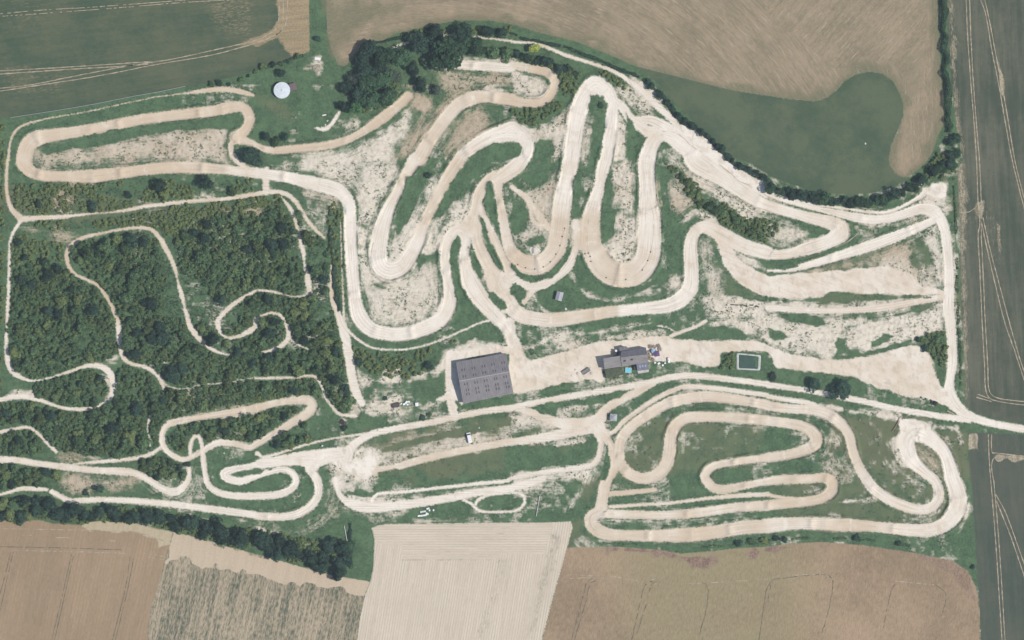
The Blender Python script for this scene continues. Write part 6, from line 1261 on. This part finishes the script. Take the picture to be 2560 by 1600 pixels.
# tyres along the rims
ty = None
TY = [("497,645", 'a'), ("475,722", 'a'), ("453,808", 'a'), ("415,890", 'a'), ("362,962", 'a'), ("296,1010", 'a'), ("216,1030", 'a'), ("128,1018", 'a'), ("54,988", 'a'), ("1310,868", 'b'), ("1283,950", 'b'), ("1232,1040", 'b'), ("1075,1128", 'b'), ("890,1112", 'b'), ("745,958", 'b'), ("690,885", 'b'), ("720,880", 'b'), ("738,912", 'b')]
k = NT('tyre_rubber'); MTY = k.surf((.028, .028, .03), .9)
for t, s in TY:
    p = pts("@21 " + t)[0]; lab = 'black tyre marking the rim of the %s hairpin' % ('western middle' if s == 'a' else 'eastern middle')
    if ty is None:
        bm = bm_new(); R_, r_ = .24, .11; rg = []
        for i in range(16):
            a = 6.2832 * i / 16; rg.append([bm.verts.new(((R_ + r_ * math.cos(b)) * math.cos(a), (R_ + r_ * math.cos(b)) * math.sin(a), 0.11 + r_ * math.sin(b))) for b in [6.2832 * j / 8 for j in range(8)]])
        for i in range(16):
            for j in range(8): bm.faces.new((rg[i][j], rg[(i + 1) % 16][j], rg[(i + 1) % 16][(j + 1) % 8], rg[i][(j + 1) % 8]))
        ty = done('tyre', bm, MTY, None, True); o = ty
    else: o = ty.copy(); COL.objects.link(o)
    o.location = (p[0], p[1], ground_z(*p) + .05); tag(o, lab, 'tyre', 'tyres of the %s hairpin' % ('western' if s == 'a' else 'eastern'))
# starting-gate blocks
gb = None
for t in ("2085,1368", "2122,1370", "2165,1371", "2206,1378", "2265,1372", "2312,1382"):
    p = pts("@21 " + t)[0]
    if gb is None:
        bm = bm_new(); hull(bm, [(-.85, -.3, -.1), (.85, -.3, -.1), (.85, .3, -.1), (-.85, .3, -.1)], [(-.8, -.12, .75), (.8, -.12, .75), (.8, .12, .75), (-.8, .12, .75)]); gb = done('barrier_block', bm, M_DARKM); o = gb
    else: o = gb.copy(); COL.objects.link(o)
    o.location = (p[0], p[1], ground_z(*p)); o.rotation_euler.z = -.05; tag(o, 'dark barrier block in the short row above the eastern rubble slope', 'barrier', 'barrier blocks above the rubble slope')
# rail fences
def fence(name, txt, h, mat, label, pstep=2.4, rails=(.45, .85), pw=.05):
    P = smooth(parse(txt), pstep); c = P[0]; o = empty(name, (c[0], c[1], ground_z(c[0], c[1])), 0, label, 'fence')
    for i in range(len(P)):
        x, y = P[i][0] - c[0], P[i][1] - c[1]; bm = bm_new(); box(bm, x - pw, x + pw, y - pw, y + pw, -.2, h); done('post', bm, mat, o)
    for f in rails:
        bm = bm_new()
        for i in range(len(P) - 1):
            a, b = P[i] - c, P[i + 1] - c; d = np.array([b[0] - a[0], b[1] - a[1]]); d /= np.linalg.norm(d); n_ = (-d[1] * .09, d[0] * .09)
            e = d * (pw + .002)
            lo = [(a[0] + e[0] + n_[0], a[1] + e[1] + n_[1], h * f), (b[0] - e[0] + n_[0], b[1] - e[1] + n_[1], h * f), (b[0] - e[0] - n_[0], b[1] - e[1] - n_[1], h * f), (a[0] + e[0] - n_[0], a[1] + e[1] - n_[1], h * f)]; hull(bm, lo, [(x, y, z + .1) for x, y, z in lo])
        done('rail', bm, mat, o)
    return o
fence('rail_fence', "@23 262,150 246,245 230,342", .9, M_WHITE, 'short white rail fence on the grass east of the small oval')
fence('rail_fence', "@13 835,432 848,505 862,578", .9, M_WHITE, 'short white rail fence along the clipped dark hedge')
fence('rail_fence', "@32 1250,915 1225,975 1175,1055", 1.0, simple('faded_red_paint', (.42, .22, .18)), 'faded reddish fence beside the white eastern bowl')
fence('post_fence', "@00 100,1112 500,1050 900,982 1250,912 1500,868 1750,815", 1.1, M_STEEL, 'thin grey post fence along the lower edge of the northern green crop', 5.0, (.5, .9), .06)
p = pts("@32 1728,875")[0]; o = empty('log_barrier', (p[0], p[1], ground_z(*p)), math.radians(-24), 'pale log barrier in the tip of the grass wedge at the eastern entrance', 'barrier')
for dy, zz in ((-.16, .16), (.16, .16), (0, .42)):
    bm = bm_new(); A = [(math.cos(6.2832 * i / 10) * .16, math.sin(6.2832 * i / 10) * .16) for i in range(10)]; hull(bm, [(-2.0, dy + a, zz + b) for a, b in A], [(2.0, dy + a, zz + b) for a, b in A]); done('log', bm, simple('peeled_log', (.42, .36, .27)), o)
# worn rims and ruts on the riding surface
k = NT('dark_rut_soil'); M_RIM = k.surf(k.mix(k.noise(1.2, 3), (.40, .33, .25), (.56, .47, .37)), .95)  # rut lines a tone darker than the packed surface
def rim(txt, w, seed):
    P = smooth(parse(txt), .8); n = len(P); d = np.gradient(P[:, :2], axis=0); d /= np.linalg.norm(d, axis=1, keepdims=True) + 1e-9; nr = np.stack([-d[:, 1], d[:, 0]], 1)
    ww = w * np.maximum(.02, -.35 + 1.6 * vnoise(1.7, seed, P[:, 0], P[:, 1])); V = []
    for i in range(n):
        for s in (-1, 1): x, y = P[i, 0] + nr[i, 0] * ww[i] * s / 2, P[i, 1] + nr[i, 1] * ww[i] * s / 2; V.append((x, y, ground_z(x, y) + .09))
    tag(link('wheel_rut', fast_mesh('wheel_rut', V, [(2 * i, 2 * i + 2, 2 * i + 3, 2 * i + 1) for i in range(n - 1)], M_RIM)), kind='structure')
rim("@11 1110,780 1088,880 1085,980 1120,1060 1180,1108 1250,1130 1330,1118 1420,1070 1500,980", .45, 81)
rim("@21 725,560 712,700 715,820 750,950 800,1040 860,1098 950,1132 1080,1130 1180,1080 1260,990 1310,870 1335,700 1335,560", .4, 82)
rim("@21 0,975 60,1000 130,1025 220,1035 300,1012 365,965 420,890 460,800 500,640", .3, 83)
rim("@23 900,300 820,295 750,335 738,420 780,480", .35, 84); rim("@21 1362,60 1350,200 1375,330 1360,480", .5, 85)
rim("@21 1900,-40 1960,40 2080,140 2150,200 2300,265 2419,350 @31 40,360", .8, 90); rim("@21 1640,120 1760,200 1900,260 2050,330 2180,420 2330,500", .7, 91)
rim("@31 850,590 870,650 820,720 720,790 600,840", .4, 86); rim("@32 1530,1000 1600,1070 1690,1140 1740,1250 1770,1330", .35, 87)
rim("@21 1600,60 1850,200 2000,290 2200,400 2419,480 @31 100,520", .5, 88); rim("@20 1420,1240 1560,1260 1700,1380 1800,1440", .35, 89)
# ------------------------------------------------------------------ the air between the ground and the aeroplane
hb = bmesh.new(); bmesh.ops.create_cube(hb, size=1.0)
hme = bpy.data.meshes.new('haze'); hb.to_mesh(hme); hb.free()
hz = link('haze', hme); hz.scale = (19000, 19000, 2750); hz.location = (0, 0, 2750 / 2 - 4); tag(hz, kind='stuff')
hm = bpy.data.materials.new('summer_haze'); hm.use_nodes = True; ht = hm.node_tree; ht.nodes.clear()
ho = ht.nodes.new('ShaderNodeOutputMaterial'); hp = ht.nodes.new('ShaderNodeVolumePrincipled')
hp.inputs['Color'].default_value = (.66, .77, .90, 1); hp.inputs['Density'].default_value = HAZE; hp.inputs['Anisotropy'].default_value = 0
ht.links.new(hp.outputs[0], ho.inputs['Volume']); hme.materials.append(hm)
# ------------------------------------------------------------------ sun, sky, camera
world = bpy.data.worlds.new('World'); scene.world = world; world.use_nodes = True
wt = world.node_tree; bg = wt.nodes['Background']; sky = wt.nodes.new('ShaderNodeTexSky')
sky.sky_type = 'NISHITA'; sky.sun_disc = False; sky.sun_elevation = math.radians(SUN_EL); sky.sun_rotation = math.radians(104)
wt.links.new(sky.outputs[0], bg.inputs[0]); bg.inputs[1].default_value = SKY
sd_ = bpy.data.lights.new('sun', 'SUN'); sd_.energy = SUN; sd_.angle = math.radians(.5); sd_.color = (1, .945, .875)
so = bpy.data.objects.new('sun', sd_); COL.objects.link(so)
el = math.radians(SUN_EL); tow = Vector((.97 * math.cos(el), -.24 * math.cos(el), math.sin(el)))
so.rotation_euler = tow.to_track_quat('Z', 'Y').to_euler(); so.location = (60, -20, 120)
cam = bpy.data.cameras.new('camera'); co_ = bpy.data.objects.new('camera', cam); COL.objects.link(co_)
H = 2600.0
co_.location = (0, 0, H); cam.sensor_fit = 'HORIZONTAL'; cam.sensor_width = 36; cam.lens = 36 * H / 512.0
cam.clip_start = 100; cam.clip_end = 20000
scene.camera = co_
v = scene.view_settings; v.view_transform = 'Standard'; v.look = 'None'; v.exposure = 0; v.gamma = 1; v.use_curve_mapping = False
